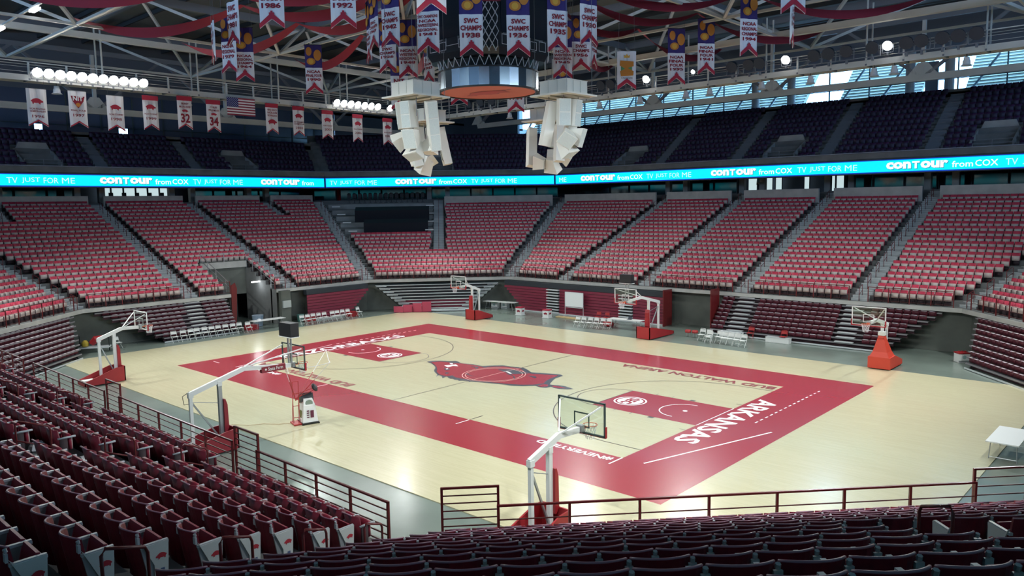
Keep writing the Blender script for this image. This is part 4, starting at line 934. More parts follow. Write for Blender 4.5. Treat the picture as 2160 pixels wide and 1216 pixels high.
# ------------------------------------------------------------------ LED ribbon board around the upper tier front
RB_D, RB_Z0, RB_Z1 = 15.30, 12.15, 13.25
STARTS = {0: (-38.46, -22.46, -6.35, 9.95), 1: (-24.2, -8.2), 2: (-21.28, -5.28, 10.72), 3: (-24, -8, 8), 4: (-22, -6, 10), 5: (-8, 8), 6: (-22, -6, 10), 7: (-9, 7)}
for i in range(NS):
    a, b_ = srange(i, RB_D); a += .06; b_ -= .06
    t = thing('ribbon_board', 'cyan LED ribbon board with white advertising words, '+ASIDE[i], 'screen', P3(i, 0, RB_D, 0), facing(i), 'LED ribbon around the arena')
    # local x = -s, local y = -d ; the face looks along +y
    b = MB(); b.box((-(a+b_)/2, -.155, (RB_Z0+RB_Z1)/2), (b_-a, .25, RB_Z1-RB_Z0+.14)); b.build('housing', dark_blue, t)
    b = MB(); b.box((-(a+b_)/2, -.02, (RB_Z0+RB_Z1)/2), (b_-a, .02, RB_Z1-RB_Z0)); b.build('screen_edge', ledblue, t)
    b = MB(); b.box((-(a+b_)/2, -.005, (RB_Z0+RB_Z1)/2+.01), (b_-a-.12, .02, RB_Z1-RB_Z0-.17)); b.build('screen', cyan, t)
    r, u = (-1, 0, 0), (0, 0, 1); y = .010
    for s0 in STARTS[i]:
        big, sm, sh = MB(), MB(), MB()
        for txt, c0, c1, z, h, mb_, bd in (('con', 0, 1.95, 12.73, .60, big, .05), ('T', 2.02, 2.60, 12.73, .60, big, .05), ('our', 2.66, 4.72, 12.73, .60, big, .05), ('from', 4.98, 6.48, 12.66, .50, sm, .012), ('COX', 6.62, 8.2, 12.68, .50, sm, .012),
                                           ('TV', 8.68, 9.50, 12.68, .50, None, .0), ('JUST', 9.80, 11.20, 12.68, .50, None, .0), ('FOR', 11.46, 12.62, 12.68, .50, None, .0), ('ME', 12.90, 13.95, 12.68, .50, None, .0)):
            lo, hi = s0+c0, s0+c1
            if lo < a+.1 or hi > b_-.1: continue
            o = (-(lo+hi)/2, y, z)
            if mb_ is None: q = MB(); text(q, txt, o, r, u, c1-c0, h, bd); q.build('thin_lettering', ledpale, t)
            else: text(mb_, txt, o, r, u, c1-c0, h, bd)
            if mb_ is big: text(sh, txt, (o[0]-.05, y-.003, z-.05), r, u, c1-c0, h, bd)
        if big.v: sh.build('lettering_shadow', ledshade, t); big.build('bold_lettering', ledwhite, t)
        if sm.v: sm.build('lettering', ledwhite, t)
    # coping line on the front wall of the upper tier
    c = MB(); x0, x1 = srange(i, UD0-.18); c.prism([P3(i, x0, UD0-.3, 13.92), P3(i, x1, UD0-.3, 13.92), P3(i, x1, UD0-.1, 13.92), P3(i, x0, UD0-.1, 13.92)], (0, 0, .06))
    struct('trim_coping_'+SIDES[i][0], c, M('coping_grey', (.25, .28, .34), .6), 'grey coping above the ribbon board, '+ASIDE[i], cat='coping')

# ------------------------------------------------------------------ suite level
nwin = 0
def suite_pane(i, s0, s1, d, mat, label, z0=DK+NR*RH+.02, z1=13.05):
    global nwin
    nwin += 1
    t = tag(link('window_%d' % nwin, None, None, P3(i, (s0+s1)/2, d, 0), facing(i)), label, 'window', 'suite windows', 'structure')
    w_ = s1-s0
    b = MB(); b.box((0, 0, (z0+z1)/2), (w_, .03, z1-z0)); b.build('pane', mat, t)
    b = MB(); [b.box((q*w_/2, .03, (z0+z1)/2), (.07, .07, z1-z0)) for q in (-1, 1)]; b.box((0, .03, z0+.04), (w_, .07, .08)); b.build('window_frame', M('suite_frame', (.06, .07, .09), .5), t)
LIT = {0: [(-6.3, -5.2), (-4.9, -3.5), (-3.3, -2.5), (-.3, .35), (2.0, 3.8)], 2: [(-2.6, 4.7)]}
for i in (7, 0, 1, 2, 3):
    lo, hi = srange(i, 22.6); x = lo+.4; k = 0
    while x+2.7 < hi:
        mid = x+1.35
        if not any(l0-2.7 < x < l1 for l0, l1 in LIT.get(i, ())):
            suite_pane(i, x, x+2.6, 22.6, suite_glass, 'dark glossy suite window, %s, %s along' % (ASIDE[i], ordn(k)))
        x += 2.75; k += 1
    for q, (l0, l1) in enumerate(LIT.get(i, ())):
        n = max(1, round((l1-l0)/1.2))
        for c in range(n): suite_pane(i, l0+(l1-l0)*c/n+.05, l0+(l1-l0)*(c+1)/n-.05, 23.4, lit_room, 'bright lobby window behind the %s, opening %d pane %d' % (ASIDE[i], q+1, c+1))
    for k, (a, r0) in enumerate(AISLES[i]):
        for sg in (-1, 1):
            b = MB(); b.box(P3(i, a+sg*1.1, 20.4, (DK+NR*RH+13.1)/2), (.55, .55, 13.1-DK-NR*RH), facing(i)); struct('column_suite', b, concrete, 'concrete column beside the top of the %s %s aisle, %s flank' % (ASIDE[i], ordn(k), 'first' if sg < 0 else 'second'), cat='column')
b = MB(); b.box(P3(2, 24.0, 20.3, 11.9), (.35, .35, 2.4)); struct('column_suite', b, red_pad, 'red column at the suite level by the far corner', cat='column')
# seated-height chairs in the lit box on the end
blk = M('stool_black', (.02, .02, .025), .6)
for k in range(6):
    t = thing('bar_stool', 'dark swivel chair silhouetted in the lit end box, %s along' % ordn(k), 'chair', (-28.7-21.0, -2.2+1.25*k, DK+NR*RH), OUTX, 'dark chairs in the lit end box')
    b = MB(); b.box((0, 0, .6), (.42, .42, .06)); b.build('seat', blk, t)
    b = MB(); b.box((0, -.2, .85), (.42, .06, .36)); b.build('backrest', blk, t)
    b = MB(); b.cyl((0, 0, 0), (0, 0, .6), .04, n=8); b.cyl((0, 0, 0), (0, 0, .03), .22, n=10); b.build('pedestal', blk, t)

# ------------------------------------------------------------------ press platform on the far corner tier
t = thing('press_platform', 'black-draped press tables on white risers in the far corner seats', 'platform', (0, 0, 0))
def pp(s, d, z): return P3(1, s, d, z)
for k in range(6):
    r = 11+2*k; z = DK+r*RH; d = r*RD; s0 = srange(1, d)[0]+.9; s1 = -4.0
    b = MB(); b.prism([pp(s0, d-.1, z-.35), pp(s1, d-.1, z-.35), pp(s1, d+1.6, z-.35), pp(s0, d+1.6, z-.35)], (0, 0, .55)); b.build('riser', concrete, t)
for (d0, d1, z0, z1, sa, sb) in ((10.3, 11.2, DK+12*RH-.2, DK+12*RH+1.15, -11.4, -4.5), (12.9, 14.0, DK+15*RH, DK+15*RH+1.5, -12.6, -4.4)):
    b = MB(); b.prism([pp(sa, d0, z0), pp(sb, d0, z0), pp(sb, d1, z0+.4), pp(sa, d1, z0+.4)], (0, 0, z1-z0)); b.build('black_drape', black_cloth, t)
for q in range(4):
    for sg, s in ((0, srange(1, 9.8+2.2*q)[0]+1.4), (1, -4.35)):
        b = MB(); b.box(pp(s, 9.9+2.2*q, DK+(12+2.6*q)*RH+.35), (.9, .4, .12), facing(1)); b.build('table_end', white, t)
b = MB(); b.box((0, 0, .5), (.42, .42, .08)); b.box((0, -.2, .85), (.42, .06, .5)); b.lathe((0, -.2, 1.1), [(.001, .1), (.15, .08), (.2, 0), (.001, -.02)], 10); b.box((0, 0, .25), (.06, .06, .5)); b.box((0, 0, .02), (.4, .4, .04))
ME_PC = b.mesh('press_chair', blk)
for k in range(15):
    s = -13.9+.62*k; o = link('press_chair', ME_PC, None, pp(s, 19.0, DK+22*RH), facing(1)); tag(o, 'dark press chair in the top row of the far corner platform, %s along' % ordn(k), 'chair', 'press chairs')

# ------------------------------------------------------------------ upper tier doorways and stairs
nv = 0
for i, ss in ((0, (-17.4, 0, 17.4)), (2, (-9.3, 9.8)), (1, (-3.0,))):
    for k, s in enumerate(ss):
        d = UD0+.9; z = UZ0; t = thing('doorway_upper', 'pale angled concrete doorway in the upper seats, %s, %s along' % (ASIDE[i], ordn(k)), 'doorway', P3(i, s, d, z), facing(i), 'upper tier doorways', 'structure')
        b = MB(); b.prism([(-1.5, -2.6, .9), (1.5, -2.6, .9), (1.5, -2.6, 1.9), (1.1, -2.6, 2.75), (-1.1, -2.6, 2.75), (-1.5, -2.6, 1.9)], (0, -.2, 0)); b.build('head_wall', concrete, t)
        for q in (-1, 1): b = MB(); b.prism([(q*1.5, 0, 0), (q*1.5, 0, .9), (q*1.5, -2.6, 2.2), (q*1.5, -2.6, 0)], (.14, 0, 0)); b.build('side_wall', concrete, t)
        b = MB(); b.quad((-1.5, -2.58, 0), (1.5, -2.58, 0), (1.5, -2.58, .95), (-1.5, -2.58, .95)); b.build('opening', black, t)
        b = MB(); [b.bar((-1.5, .05, zz), (1.5, .05, zz), .04) for zz in (.5, .8, 1.1)]; [b.bar((x, .05, 0), (x, .05, 1.1), .05) for x in (-1.5, 0, 1.5)]; b.build('front_rail', steel_d, t)
b = MB(); b.box((0, .2, -.12), (1.1, .42, .26)); ME_USTEP = b.mesh('step', M('upper_step', (.13, .15, .18), .7))
for i in (7, 0, 1, 2):
    lst = [((lambda d, i=i, a=a: P3(i, a, d, 0)), facing(i), ordn(k)+' aisle') for k, (a, r0) in enumerate(AISLES[i]) if r0 == 0]
    for f, rz, nm in lst:
        if not any(seen(f(UD0+q)+Vector((0, 0, UZ0+q*.65)), 20) for q in (1, 4, 8)): continue
        root = thing('aisle_stair_upper', 'dim grey stairs climbing the upper seats, %s, %s' % (ASIDE[i], nm), 'stairs', (0, 0, 0), 0, 'upper aisle stairs', 'structure')
        for r in range(UROWS[i]):
            p = f(UD0+r*URD+.62); link('step', ME_USTEP, root, (p.x, p.y, UZ0+r*URH+.27), rz)
            p = f(UD0+r*URD+.2); link('step_edge', ME_USTEP, root, (p.x, p.y, UZ0+r*URH+.004), rz)
# ------------------------------------------------------------------ catwalks with floodlights
def catwalk(p0, p1, inward, label, step=2.35):
    a, b_ = Vector((*p0, CW_Z)), Vector((*p1, CW_Z)); L_ = (b_-a).length; y = (b_-a)/L_
    t = thing('catwalk', label, 'catwalk', (0, 0, 0), 0, 'catwalks under the roof'); n = Vector((*inward, 0))
    b = MB(); b.bar(a-n*.5-Vector((0, 0, .03)), b_-n*.5-Vector((0, 0, .03)), 1.15, .06); b.build('deck', steel_w, t)
    for q, nm in ((.06, 'kick_plate'), (-1.06, 'kick_plate')):
        c = MB(); c.bar(a+n*q, b_+n*q, .05, .40); c.build(nm, steel_w, t)
    for q in (.05, -1.05):
        for z, wd in (((1.07, .06), (.72, .02), (.40, .02)) if q > 0 else ((1.07, .05),)):
            c = MB(); c.bar(a+n*q+Vector((0, 0, z)), b_+n*q+Vector((0, 0, z)), wd); c.build('rail', steel_w, t)
    k = int(L_/step)
    c = MB(); c.box((0, 0, .53), (.11, .11, 1.06)); pm_ = c.mesh('post', steel_w)
    c = MB(); c.box((0, 0, 2.1), (.09, .09, 4.2)); hm = c.mesh('hanger', steel_w)
    c = MB(); c.box((0, 0, -.1), (1.2, .12, .12)); bm_ = c.mesh('bearer', steel_d)
    for j in range(k+1):
        p = a+y*(L_*j/k)
        link('post', pm_, t, p+n*.05)
        if j % 3 == 0: link('hanger', hm, t, p+n*.05); link('hanger', hm, t, p-n*1.05)
        link('bearer', bm_, t, p-n*.5, math.atan2(n.y, n.x))
    return t
catwalk((-CW_X, CW_Y), (34, CW_Y), (0, -1), 'pale steel catwalk with dark floodlights above the far long side')
catwalk((-CW_X, -CW_Y), (-CW_X, CW_Y), (1, 0), 'pale steel catwalk above the RAZORBACKS end, banners below it')
catwalk((CW_X+4, -CW_Y-8), (CW_X+4, CW_Y), (-1, 0), 'pale steel catwalk above the ARKANSAS end')
catwalk((-CW_X, -CW_Y-6), (CW_X, -CW_Y-6), (0, 1), 'pale steel catwalk above the near long side')
# floodlight shapes, aimed along local -y and down
b = MB(); Rt = Matrix.Rotation(R_(-62), 3, 'X'); b.lathe((0, 0, .0), [(.001, .52), (.12, .50), (.20, .36), (.30, .10), (.33, .0), (.31, -.02)], 16, Rt); ME_CAN = b.mesh('housing', dark_blue, True)
b = MB(); b.lathe((0, 0, 0), [(.001, -.03), (.33, -.03), (.33, -.05), (.001, -.052)], 16, Rt); ME_LENS_ON = b.mesh('lens', lampm); 
b = MB(); b.lathe((0, 0, 0), [(.001, -.03), (.33, -.03), (.33, -.05), (.001, -.052)], 16, Rt); ME_LENS_OFF = b.mesh('lens', M('lens_dark', (.02, .03, .05), .6))
b = MB(); [b.bar((q*.36, .1, -.45), (q*.36, .12, .1), .04) for q in (-1, 1)]; b.bar((-.36, .1, -.45), (.36, .1, -.45), .05); b.box((0, .1, -.55), (.1, .1, .2)); ME_YOKE = b.mesh('yoke', steel_d)
def flood(p, rz, on, label, group, sc=1.0):
    t = thing('floodlight', label, 'floodlight', p, rz, group); t.scale = (sc, sc, sc)
    link('housing', ME_CAN, t); link('lens', ME_LENS_ON if on else ME_LENS_OFF, t); link('yoke', ME_YOKE, t)
FARON = ((-18.38, 'behind the hanging speakers'), (-4.39, 'beside the snack emblem banner'), (7.35, 'below the edge-on banner'), (14.23, 'past the red cloth ends'))
for x, nm in FARON: flood((x, CW_Y-.78, CW_Z+.85), 0, True, 'lit white floodlight on the far catwalk, '+nm, 'lit floodlights on the far catwalk', .95)
flood((-.2, CW_Y-.6, CW_Z+.95), 0, True, 'small lit lamp beside the 1941 FINAL FOUR banner', 'lit floodlights on the far catwalk', .5)
for k, x in enumerate((-25.2, -23.5, -22.0, -8.9, -7.9, -5.97, 3.2, 4.55, 5.4, 9.4, 10.4, 11.6, 13.3, 15.4, 16.3, 17.5, 18.4, 19.4)):
    flood((x, CW_Y-.85, CW_Z+.85), 0, False, 'dark unlit floodlight on the far catwalk, %s along' % ordn(k), 'unlit floodlights on the far catwalk', 1.3)
for k in range(11): flood((-CW_X+.75, -14.1+.71*k, CW_Z+.32), math.pi/2, True, 'blazing floodlight in the large end cluster, %s along' % ordn(k), 'large lit cluster on the end catwalk')
for k in range(8): flood((-CW_X+.75, 10.3+.78*k+(.75 if k == 7 else 0), CW_Z+.30), math.pi/2, True, 'blazing floodlight in the smaller end cluster, %s along' % ordn(k), 'smaller lit cluster on the end catwalk')
# white pendant lamps below the far catwalk
b = MB(); b.lathe((0, 0, 0), [(.001, .55), (.17, .55), (.19, .35), (.22, .34), (.24, .1), (.36, 0), (.001, .02)], 14); ME_PEND = b.mesh('shade', M('pendant_white', (.72, .74, .76), .5)); b = MB(); b.cyl((0, 0, .55), (0, 0, 1.0), .03, n=6); ME_ROD = b.mesh('rod', steel_d)
for k, x in enumerate((-20.9, -10.1, -5.9, -1.5, .62, 4.94, 8.64, 13.0, 14.3, 18.6)):
    t = thing('pendant_lamp', 'white unlit pendant lamp under the far catwalk, %s along' % ordn(k), 'lamp', (x, CW_Y+.6, 18.35), 0, 'pendant lamps under the far catwalk'); link('shade', ME_PEND, t); link('rod', ME_ROD, t)
for k, y in enumerate((-12.5, -3.0, 7.0)):
    t = thing('pendant_lamp', 'white pendant lamp under the end catwalk, %s along' % ordn(k), 'lamp', (-CW_X-.7, y, 18.35), 0, 'pendant lamps under the end catwalk'); link('shade', ME_PEND, t); link('rod', ME_ROD, t)

# ------------------------------------------------------------------ banners
def cloth(wd, h, notch, z_top=0, th=.02):
    b = MB(); n = 6; f, k = [], []
    for j in range(n+1):
        x = -wd/2+wd*j/n; y = .03*math.sin(j*1.9+wd*7); nb = notch*(1-abs(2*j/n-1))
        f.append([(x, y-th/2, z_top), (x*.985, y*1.6-th/2, z_top-h/2), (x*.98, y-th/2, z_top-h+nb)]); k.append([(x, y+th/2, z_top), (x*.985, y*1.6+th/2, z_top-h/2), (x*.98, y+th/2, z_top-h+nb)])
    b.sheet(f); b.sheet([r[::-1] for r in k])
    b.sheet([[f[j][2], k[j][2]] for j in range(n+1)]); b.sheet([[k[0][q], f[0][q]] for q in range(3)]); b.sheet([[f[n][q], k[n][q]] for q in range(3)])
    return b
WB = 1.17
def champ(x, y, z, h, yaw, lines, top, k):
    """championship banner hanging below the roof; its front faces the near corner plus yaw"""
    ls = lines.split('|'); to_cam = math.atan2(CAM_C.y-y, CAM_C.x-x)+math.pi/2-R_(yaw)*-1
    t = thing('championship_banner', '', 'banner', (x, y, z), to_cam, 'championship banners below the roof')
    h = max(h, 1.7)
    cloth(WB, h, .42).build('cloth', white_cloth, t)
    b = MB()
    for q in (-1, 1):
        yy = q*.055
        b.prism([(-.58, yy, -h+.0), (-.58, yy, -h+.22), (-.12, yy, -h+.62), (-.12, yy, -h+.72), (-.05, yy, -h+.72), (-.05, yy, -h+.80), (.05, yy, -h+.80), (.05, yy, -h+.72), (.12, yy, -h+.72), (.12, yy, -h+.62), (.58, yy, -h+.22), (.58, yy, -h+.0), (0, yy, -h+.44)], (0, .004, 0))
    b.build('chevron_border', crimson, t)
    b = MB(); n = len(ls); zt, zb = -.14, -h+.86; st = (zt-zb)/n
    for j, s in enumerate(ls):
        hh = min(st*.72, .30); wd = min(1.06, .19*len(s)+.14)
        for q in (-1, 1): text(b, s, (0, q*.058, zt-st*(j+.5)), (-q, 0, 0), (0, 0, 1), wd, hh, .035)
    b.build('lettering', crimson_txt, t)
    if top:
        th_ = min(1.55, 22.6-z); c = cloth(WB, th_, 0, th_); c.build('upper_panel', purple, t)
        b = MB()
        for q in (-1, 1):
            for (ex, ez, rx, rz_, a) in ((.16, .42, .30, .24, .5), (-.28, .85, .26, .38, .3), (.3, 1.1, .2, .3, 0)):
                if ez+rz_ < th_: b.poly([(ex*q+rx*math.cos(w_), q*.062, ez+rz_*math.sin(w_)) for w_ in np.linspace(0, 6.283, 15)[:-1]])
        b.build('ball_print', orange, t)
        b = MB(); [b.poly([(.16*q+.17*math.cos(w_), q*.066, .42+.17*math.sin(w_)) for w_ in np.linspace(0, 6.283, 15)[:-1]]) for q in (-1, 1)]; b.build('ball_highlight', yellow, t)
    b = MB(); zz = min(1.55, 22.6-z) if top else 0; b.cyl((-.62, 0, zz+.01), (.62, 0, zz+.01), .025, n=8); b.build('hanging_rod', black, t)
    b = MB(); [b.cyl((q*.55, 0, zz), (q*.4, 0, 23.9-z), .008, n=5) for q in (-1, 1)]; b.build('wire', steel_d, t)
    return t
CH = [
(3.23, -4.51, 19.41, 2.05, 0, 'SWC|CHAMPS|1938', 1), (4.82, -2.79, 19.38, 2.01, 8, 'SWC|CHAMPS|1936', 1), (1.18, -5.52, 19.73, 2.08, -20, 'SWC CHAMPIONS|NCAA|WESTERN|REGIONAL|1941', 1), (5.73, -.81, 19.78, 2.10, 30, 'SWC|CHAMPS|1935', 1),
(-1.36, -5.86, 20.28, 1.98, -38, 'SWC|CHAMPS|1942', 1), (6.26, 1.12, 20.29, 2.08, 42, 'SWC|CHAMPS|1930', 1), (-3.85, -4.99, 20.34, 1.66, -68, 'SWC|CHAMPS|1949', 1), (-5.26, -4.28, 20.06, 1.82, -78, 'SWC|CHAMPS|1950', 1),
(8.36, -11.74, 19.04, 1.62, -10, 'SWC|CHAMPS|1929', 0), (-7.25, -1.35, 19.88, 1.65, -30, 'SWC|CHAMPS|1926', 1), (-5.92, -.85, 19.67, 1.94, -12, 'NCAA|WESTERN|REGIONAL|1948', 1), (-7.26, 2.01, 19.65, 1.76, -55, 'SWC|CHAMPS|1943', 1),
(1.03, 5.48, 19.46, 1.86, 8, 'NCAA|WESTERN|REGIONAL|1945', 1), (1.19, 7.08, 19.99, 1.81, 15, 'SWC|CHAMPS|1956', 1), (2.98, 5.98, 19.94, 1.88, 72, 'SWC|CHAMPS|1928', 0), (-10.18, 1.93, 18.73, 2.28, -5, 'NIT|CHAMPS|1987', 1),
(-8.68, 6.04, 18.80, 1.84, 0, 'SWC|CHAMPS|1927', 0), (-5.72, 8.68, 18.34, 1.97, 0, 'SWC|CHAMPS|1944', 0), (-3.89, 11.79, 18.77, 2.01, 10, 'NCAA|REGIONAL|1949', 1), (-16.54, -5.73, 20.18, 1.91, -10, 'NCAA|REGIONAL|CHAMPS|1964', 1),
(-16.52, -6.81, 20.70, 1.98, -40, 'NCAA|REGIONAL|1979', 1), (-8.21, -10.94, 20.97, 2.30, -60, 'SWC|CHAMPS|1981', 0), (-8.74, -11.83, 19.85, 2.10, -84, 'SWC|CHAMPS|1982', 0), (-2.13, -12.27, 20.43, 2.02, -15, 'SWC|CHAMPS|1986', 0),
(.77, -10.33, 20.23, 1.99, -8, 'SWC|CHAMPS|1992', 0), (-16.20, -.71, 19.71, 1.81, -5, 'NCAA|FINAL FOUR|1990', 1), (4.29, 13.27, 19.67, 2.03, 20, 'NCAA|FINAL|FOUR|1995', 1), (5.94, 14.18, 20.16, 1.98, 25, 'NCAA|FINAL|FOUR|1941', 1),
(9.98, 11.81, 20.65, 2.16, 35, 'NCAA|REGIONAL|CHAMPS|1994', 1), (16.25, 3.18, 20.36, 1.90, 25, 'SWC|CHAMPS|1958', 0), (15.01, 6.04, 19.62, 2.03, 84, 'SWC|CHAMPS|1977', 0)]
CHL = ['in front of the scoreboard, nearer the flag', 'in front of the scoreboard, nearer the bright windows', 'with five lines of lettering beside the scoreboard', 'hanging at the scoreboard edge above the near speaker cluster', 'turned towards the flag, first past the scoreboard', 'outermost beside the red swags, over the windowed side',
       'half turned away, behind the 1942 one', 'almost edge-on, behind the 1942 one', 'cut off by the picture top above the scoreboard', 'half hidden below the 1942 one', 'lettered NCAA, low between 1942 and 1941', 'curling at the scoreboard ring on the flag flank',
       'lettered NCAA, low beside the scoreboard ring', 'small, below the outermost windowed-side one', 'edge-on beside the outermost windowed-side one', 'lettered NIT above the cream speaker platform', 'showing only its tip under the scoreboard ring', 'showing its year under the scoreboard ring',
       'poking up behind the near speaker crate', 'above the flag, facing the court, lettered REGIONAL', 'beside the REGIONAL one above the flag, turned', 'pale and turned, highest above the flag', 'thin edge-on strip above the flag', 'cut off at the top, nearest the flag', 'cut off at the top, halfway from the flag to the scoreboard',
       'over the smaller floodlight cluster', 'lettered FINAL FOUR next to the snack emblem', 'lettered FINAL FOUR, second past the snack emblem', 'third past the snack emblem, lettered CHAMPS', 'cut off at the top over the lit catwalk lamps', 'thin edge-on strip over a lit catwalk lamp']
for k, a in enumerate(CH):
    t = champ(*a, k); t['label'] = 'white %s banner, %s' % ('indigo-topped' if a[6] else 'swallowtail', CHL[k])
# emblem banner
t = thing('tournament_banner', 'white banner with an orange and green snack emblem under a crown', 'banner', (3.91, 8.08, 19.17), math.atan2(CAM_C.y-8.08, CAM_C.x-3.91)+math.pi/2+R_(12), 'championship banners below the roof')
cloth(WB, 2.3, .4).build('cloth', white_cloth, t)
for nm, mt, pl in (('emblem_ground', M('emblem_green', (.10, .30, .12), .8), [(-.32, -.75), (.36, -.75), (.36, -1.4), (-.32, -1.4)]), ('emblem_band', orange, [(-.42, -.62), (.4, -.55), (.44, -.85), (.1, -1.05), (.42, -1.2), (.36, -1.5), (-.4, -1.45), (-.42, -1.2), (-.05, -1.0), (-.42, -.9)]), ('crown', yellow, [(-.16, -.4), (-.2, -.22), (-.08, -.3), (0, -.16), (.08, -.3), (.2, -.22), (.16, -.4)])):
    b = MB(); off = .055 if nm == 'emblem_ground' else .062
    for q in (-1, 1): b.poly([(x*q, off*q, z) for x, z in pl])
    b.build(nm, mt, t)
b = MB(); [b.prism([(-.58, q*.055, -2.3), (-.58, q*.055, -2.05), (0, q*.055, -1.62), (.58, q*.055, -2.05), (.58, q*.055, -2.3), (0, q*.055, -1.88)], (0, .004, 0)) for q in (-1, 1)]; b.build('chevron_border', crimson, t)
b = MB(); [text(b, 'Champions', (0, q*.058, -1.6), (-q, 0, 0), (0, 0, 1), .7, .13, .01) for q in (-1, 1)]; b.build('lettering', dark_blue, t)
b = MB(); [b.cyl((q*.5, 0, 0), (q*.4, 0, 4.6), .008, n=5) for q in (-1, 1)]; b.cyl((-.6, 0, .01), (.6, 0, .01), .02, n=6); b.build('wire', steel_d, t)

# banners under the end catwalk
EB = [(-14.2, 18.42, 1.25, 0, ('NCAA REGIONAL', 'SEMIFINALIST', '1996'), 0), (-11.6, 18.5, 1.2, 0, ('FINAL FOUR', '1997'), 2), (-9.05, 18.4, 1.2, 0, ('NCAA TOURNEY', '1998'), 0), (-6.5, 18.62, 1.15, 1, ('NCAA TOURNEY', '1999'), 0),
      (-3.85, 18.82, 1.15, 1, ('SIDNEY', 'MONCRIEF', '32'), 1), (-1.5, 18.72, 1.15, 1, ('CORLISS', 'WILLIAMSON', '34'), 1), (3.75, 18.88, 1.15, 1, ('HEAD COACH', 'NOLAN', 'RICHARDSON'), 3), (6.35, 18.85, 1.1, 1, ('SEC TOURNAMENT', 'CHAMPIONS', '2000'), 0),
      (9.35, 18.72, 1.15, 1, ('NCAA TOURNEY', '2001'), 0), (12.7, 18.6, 1.1, 1, ('NCAA TOURNEY', '2006'), 0), (16.25, 18.48, 1.1, 1, ('NCAA TOURNEY', '2007'), 0)]
EBL = ['large boar badge, outermost under the blazing cluster', 'NIT shield in red', 'boar badge beside the NIT shield one', 'boar badge next to the thirty-two one', 'red number thirty-two', 'red number thirty-four beside the flag', 'HEAD COACH lettering above a boar', 'boar badge and three text lines, second past the flag', 'boar badge, third past the flag', 'boar badge, under the smaller floodlight cluster', 'boar badge, last before the speaker cluster']
for k, (y, zt, wd, rt, ls, kind) in enumerate(EB):
    t = thing('end_banner', 'white end catwalk banner, '+EBL[k], 'banner', (-CW_X+.55, y, zt), math.pi/2, 'white banners on the end catwalk')
    h = 2.55; cloth(wd, h, .38).build('cloth', white_cloth, t)
    if rt: b = MB(); b.box((0, 0, -.15), (wd*1.02, .13, .34)); b.build('header_strip', crimson, t)
    f = -.062            # front side: local -y looks to the court
    R3, U3 = (1, 0, 0), (0, 0, 1)
    b = MB(); hz, hw, hh = {0: (-.85, .78, .46), 1: (-1.12, .52, .26), 2: (-.55, .01, .01), 3: (-1.55, .86, .5)}[kind]
    if kind != 2: shape(b, BADGE, (0, f, hz), (-1, 0, 0), U3, hw, hh); b.build('boar_badge', crimson, t)
    else:
        b.poly([(-.46, f, -.35), (-.36, f, -.7), (0, f, -1.2), (.36, f, -.7), (.46, f, -.35)]); b.build('shield', crimson_txt, t)
        b = MB(); text(b, 'NIT', (0, f-.006, -.52), R3, U3, .66, .32, .03); b.build('shield_lettering', white_cloth, t)
        b = MB(); b.poly([(.16*math.cos(a), f-.006, -.95+.14*math.sin(a)) for a in np.linspace(0, 6.28, 15)[:-1]]); b.build('ball_print', orange, t)
    b = MB()
    if kind == 1:
        text(b, ls[0], (0, f, -.56), R3, U3, .6, .15, .02); text(b, ls[1], (0, f, -.80), R3, U3, .9, .16, .02); text(b, ls[2], (0, f, -1.68), R3, U3, .74, .70, .03)
    elif kind == 3:
        for j, s in enumerate(ls): text(b, s, (0, f, -.52-.24*j), R3, U3, .88, .16, .02)
    else:
        z = -1.35
        for s in ls[:-1]: text(b, s, (0, f, z), R3, U3, .98, .12, .02); z -= .17
        text(b, ls[-1], (0, f, z-.17), R3, U3, .74, .20, .01)
    b.build('lettering', crimson_txt, t)
    b = MB(); b.prism([(-wd/2+.01, f, -h+.01), (-wd/2+.01, f, -h+.10), (0, f, -h+.48), (wd/2-.01, f, -h+.10), (wd/2-.01, f, -h+.01), (0, f, -h+.37)], (0, -.004, 0)); b.build('chevron_border', crimson, t)
    b = MB(); b.cyl((-wd/2, 0, .02), (wd/2, 0, .02), .02, n=6); [b.cyl((q*wd*.4, 0, .02), (q*wd*.4, 0, max(.1, 19.0-zt)), .008, n=5) for q in (-1, 1)]; b.build('hanging_rod', steel_d, t)
# national flag
t = thing('flag', 'striped red, white and blue flag with stars on the end catwalk', 'flag', (-CW_X+.55, .95, 19.1), math.pi/2)
FW, FH = 2.5, 1.42
for j in range(13):
    b = MB(); b.box((0, .004*(j % 2), -FH*(j+.5)/13), (FW, .016, FH/13)); b.build('stripe', M('flag_red', (.28, .03, .06), .8) if j % 2 == 0 else white_cloth, t)
b = MB(); b.box((-FW*.3, -.014, -FH*3.5/13), (FW*.4, .012, FH*7/13)); cn = b.build('canton', M('flag_blue', (.02, .03, .16), .8), t)
b = MB()
for j in range(9):
    for q in range(6 if j % 2 == 0 else 5):
        cx, cz = -FW/2+FW*.4*((q+.5+(.5 if j % 2 else 0))/6), -FH*7/13*(j+.5)/9
        b.poly([(cx+(.035 if w_ % 2 == 0 else .015)*math.sin(w_*math.pi/5), -.0225, cz+(.035 if w_ % 2 == 0 else .015)*math.cos(w_*math.pi/5)) for w_ in range(10)])
b.build('stars', white_cloth, cn)
b = MB(); b.cyl((-FW/2, 0, .02), (FW/2, 0, .02), .02, n=6); [b.cyl((q*1.0, 0, 0), (q*1.0, 0, .25), .01, n=5) for q in (-1, 1)]; b.build('hanging_rod', steel_d, t)
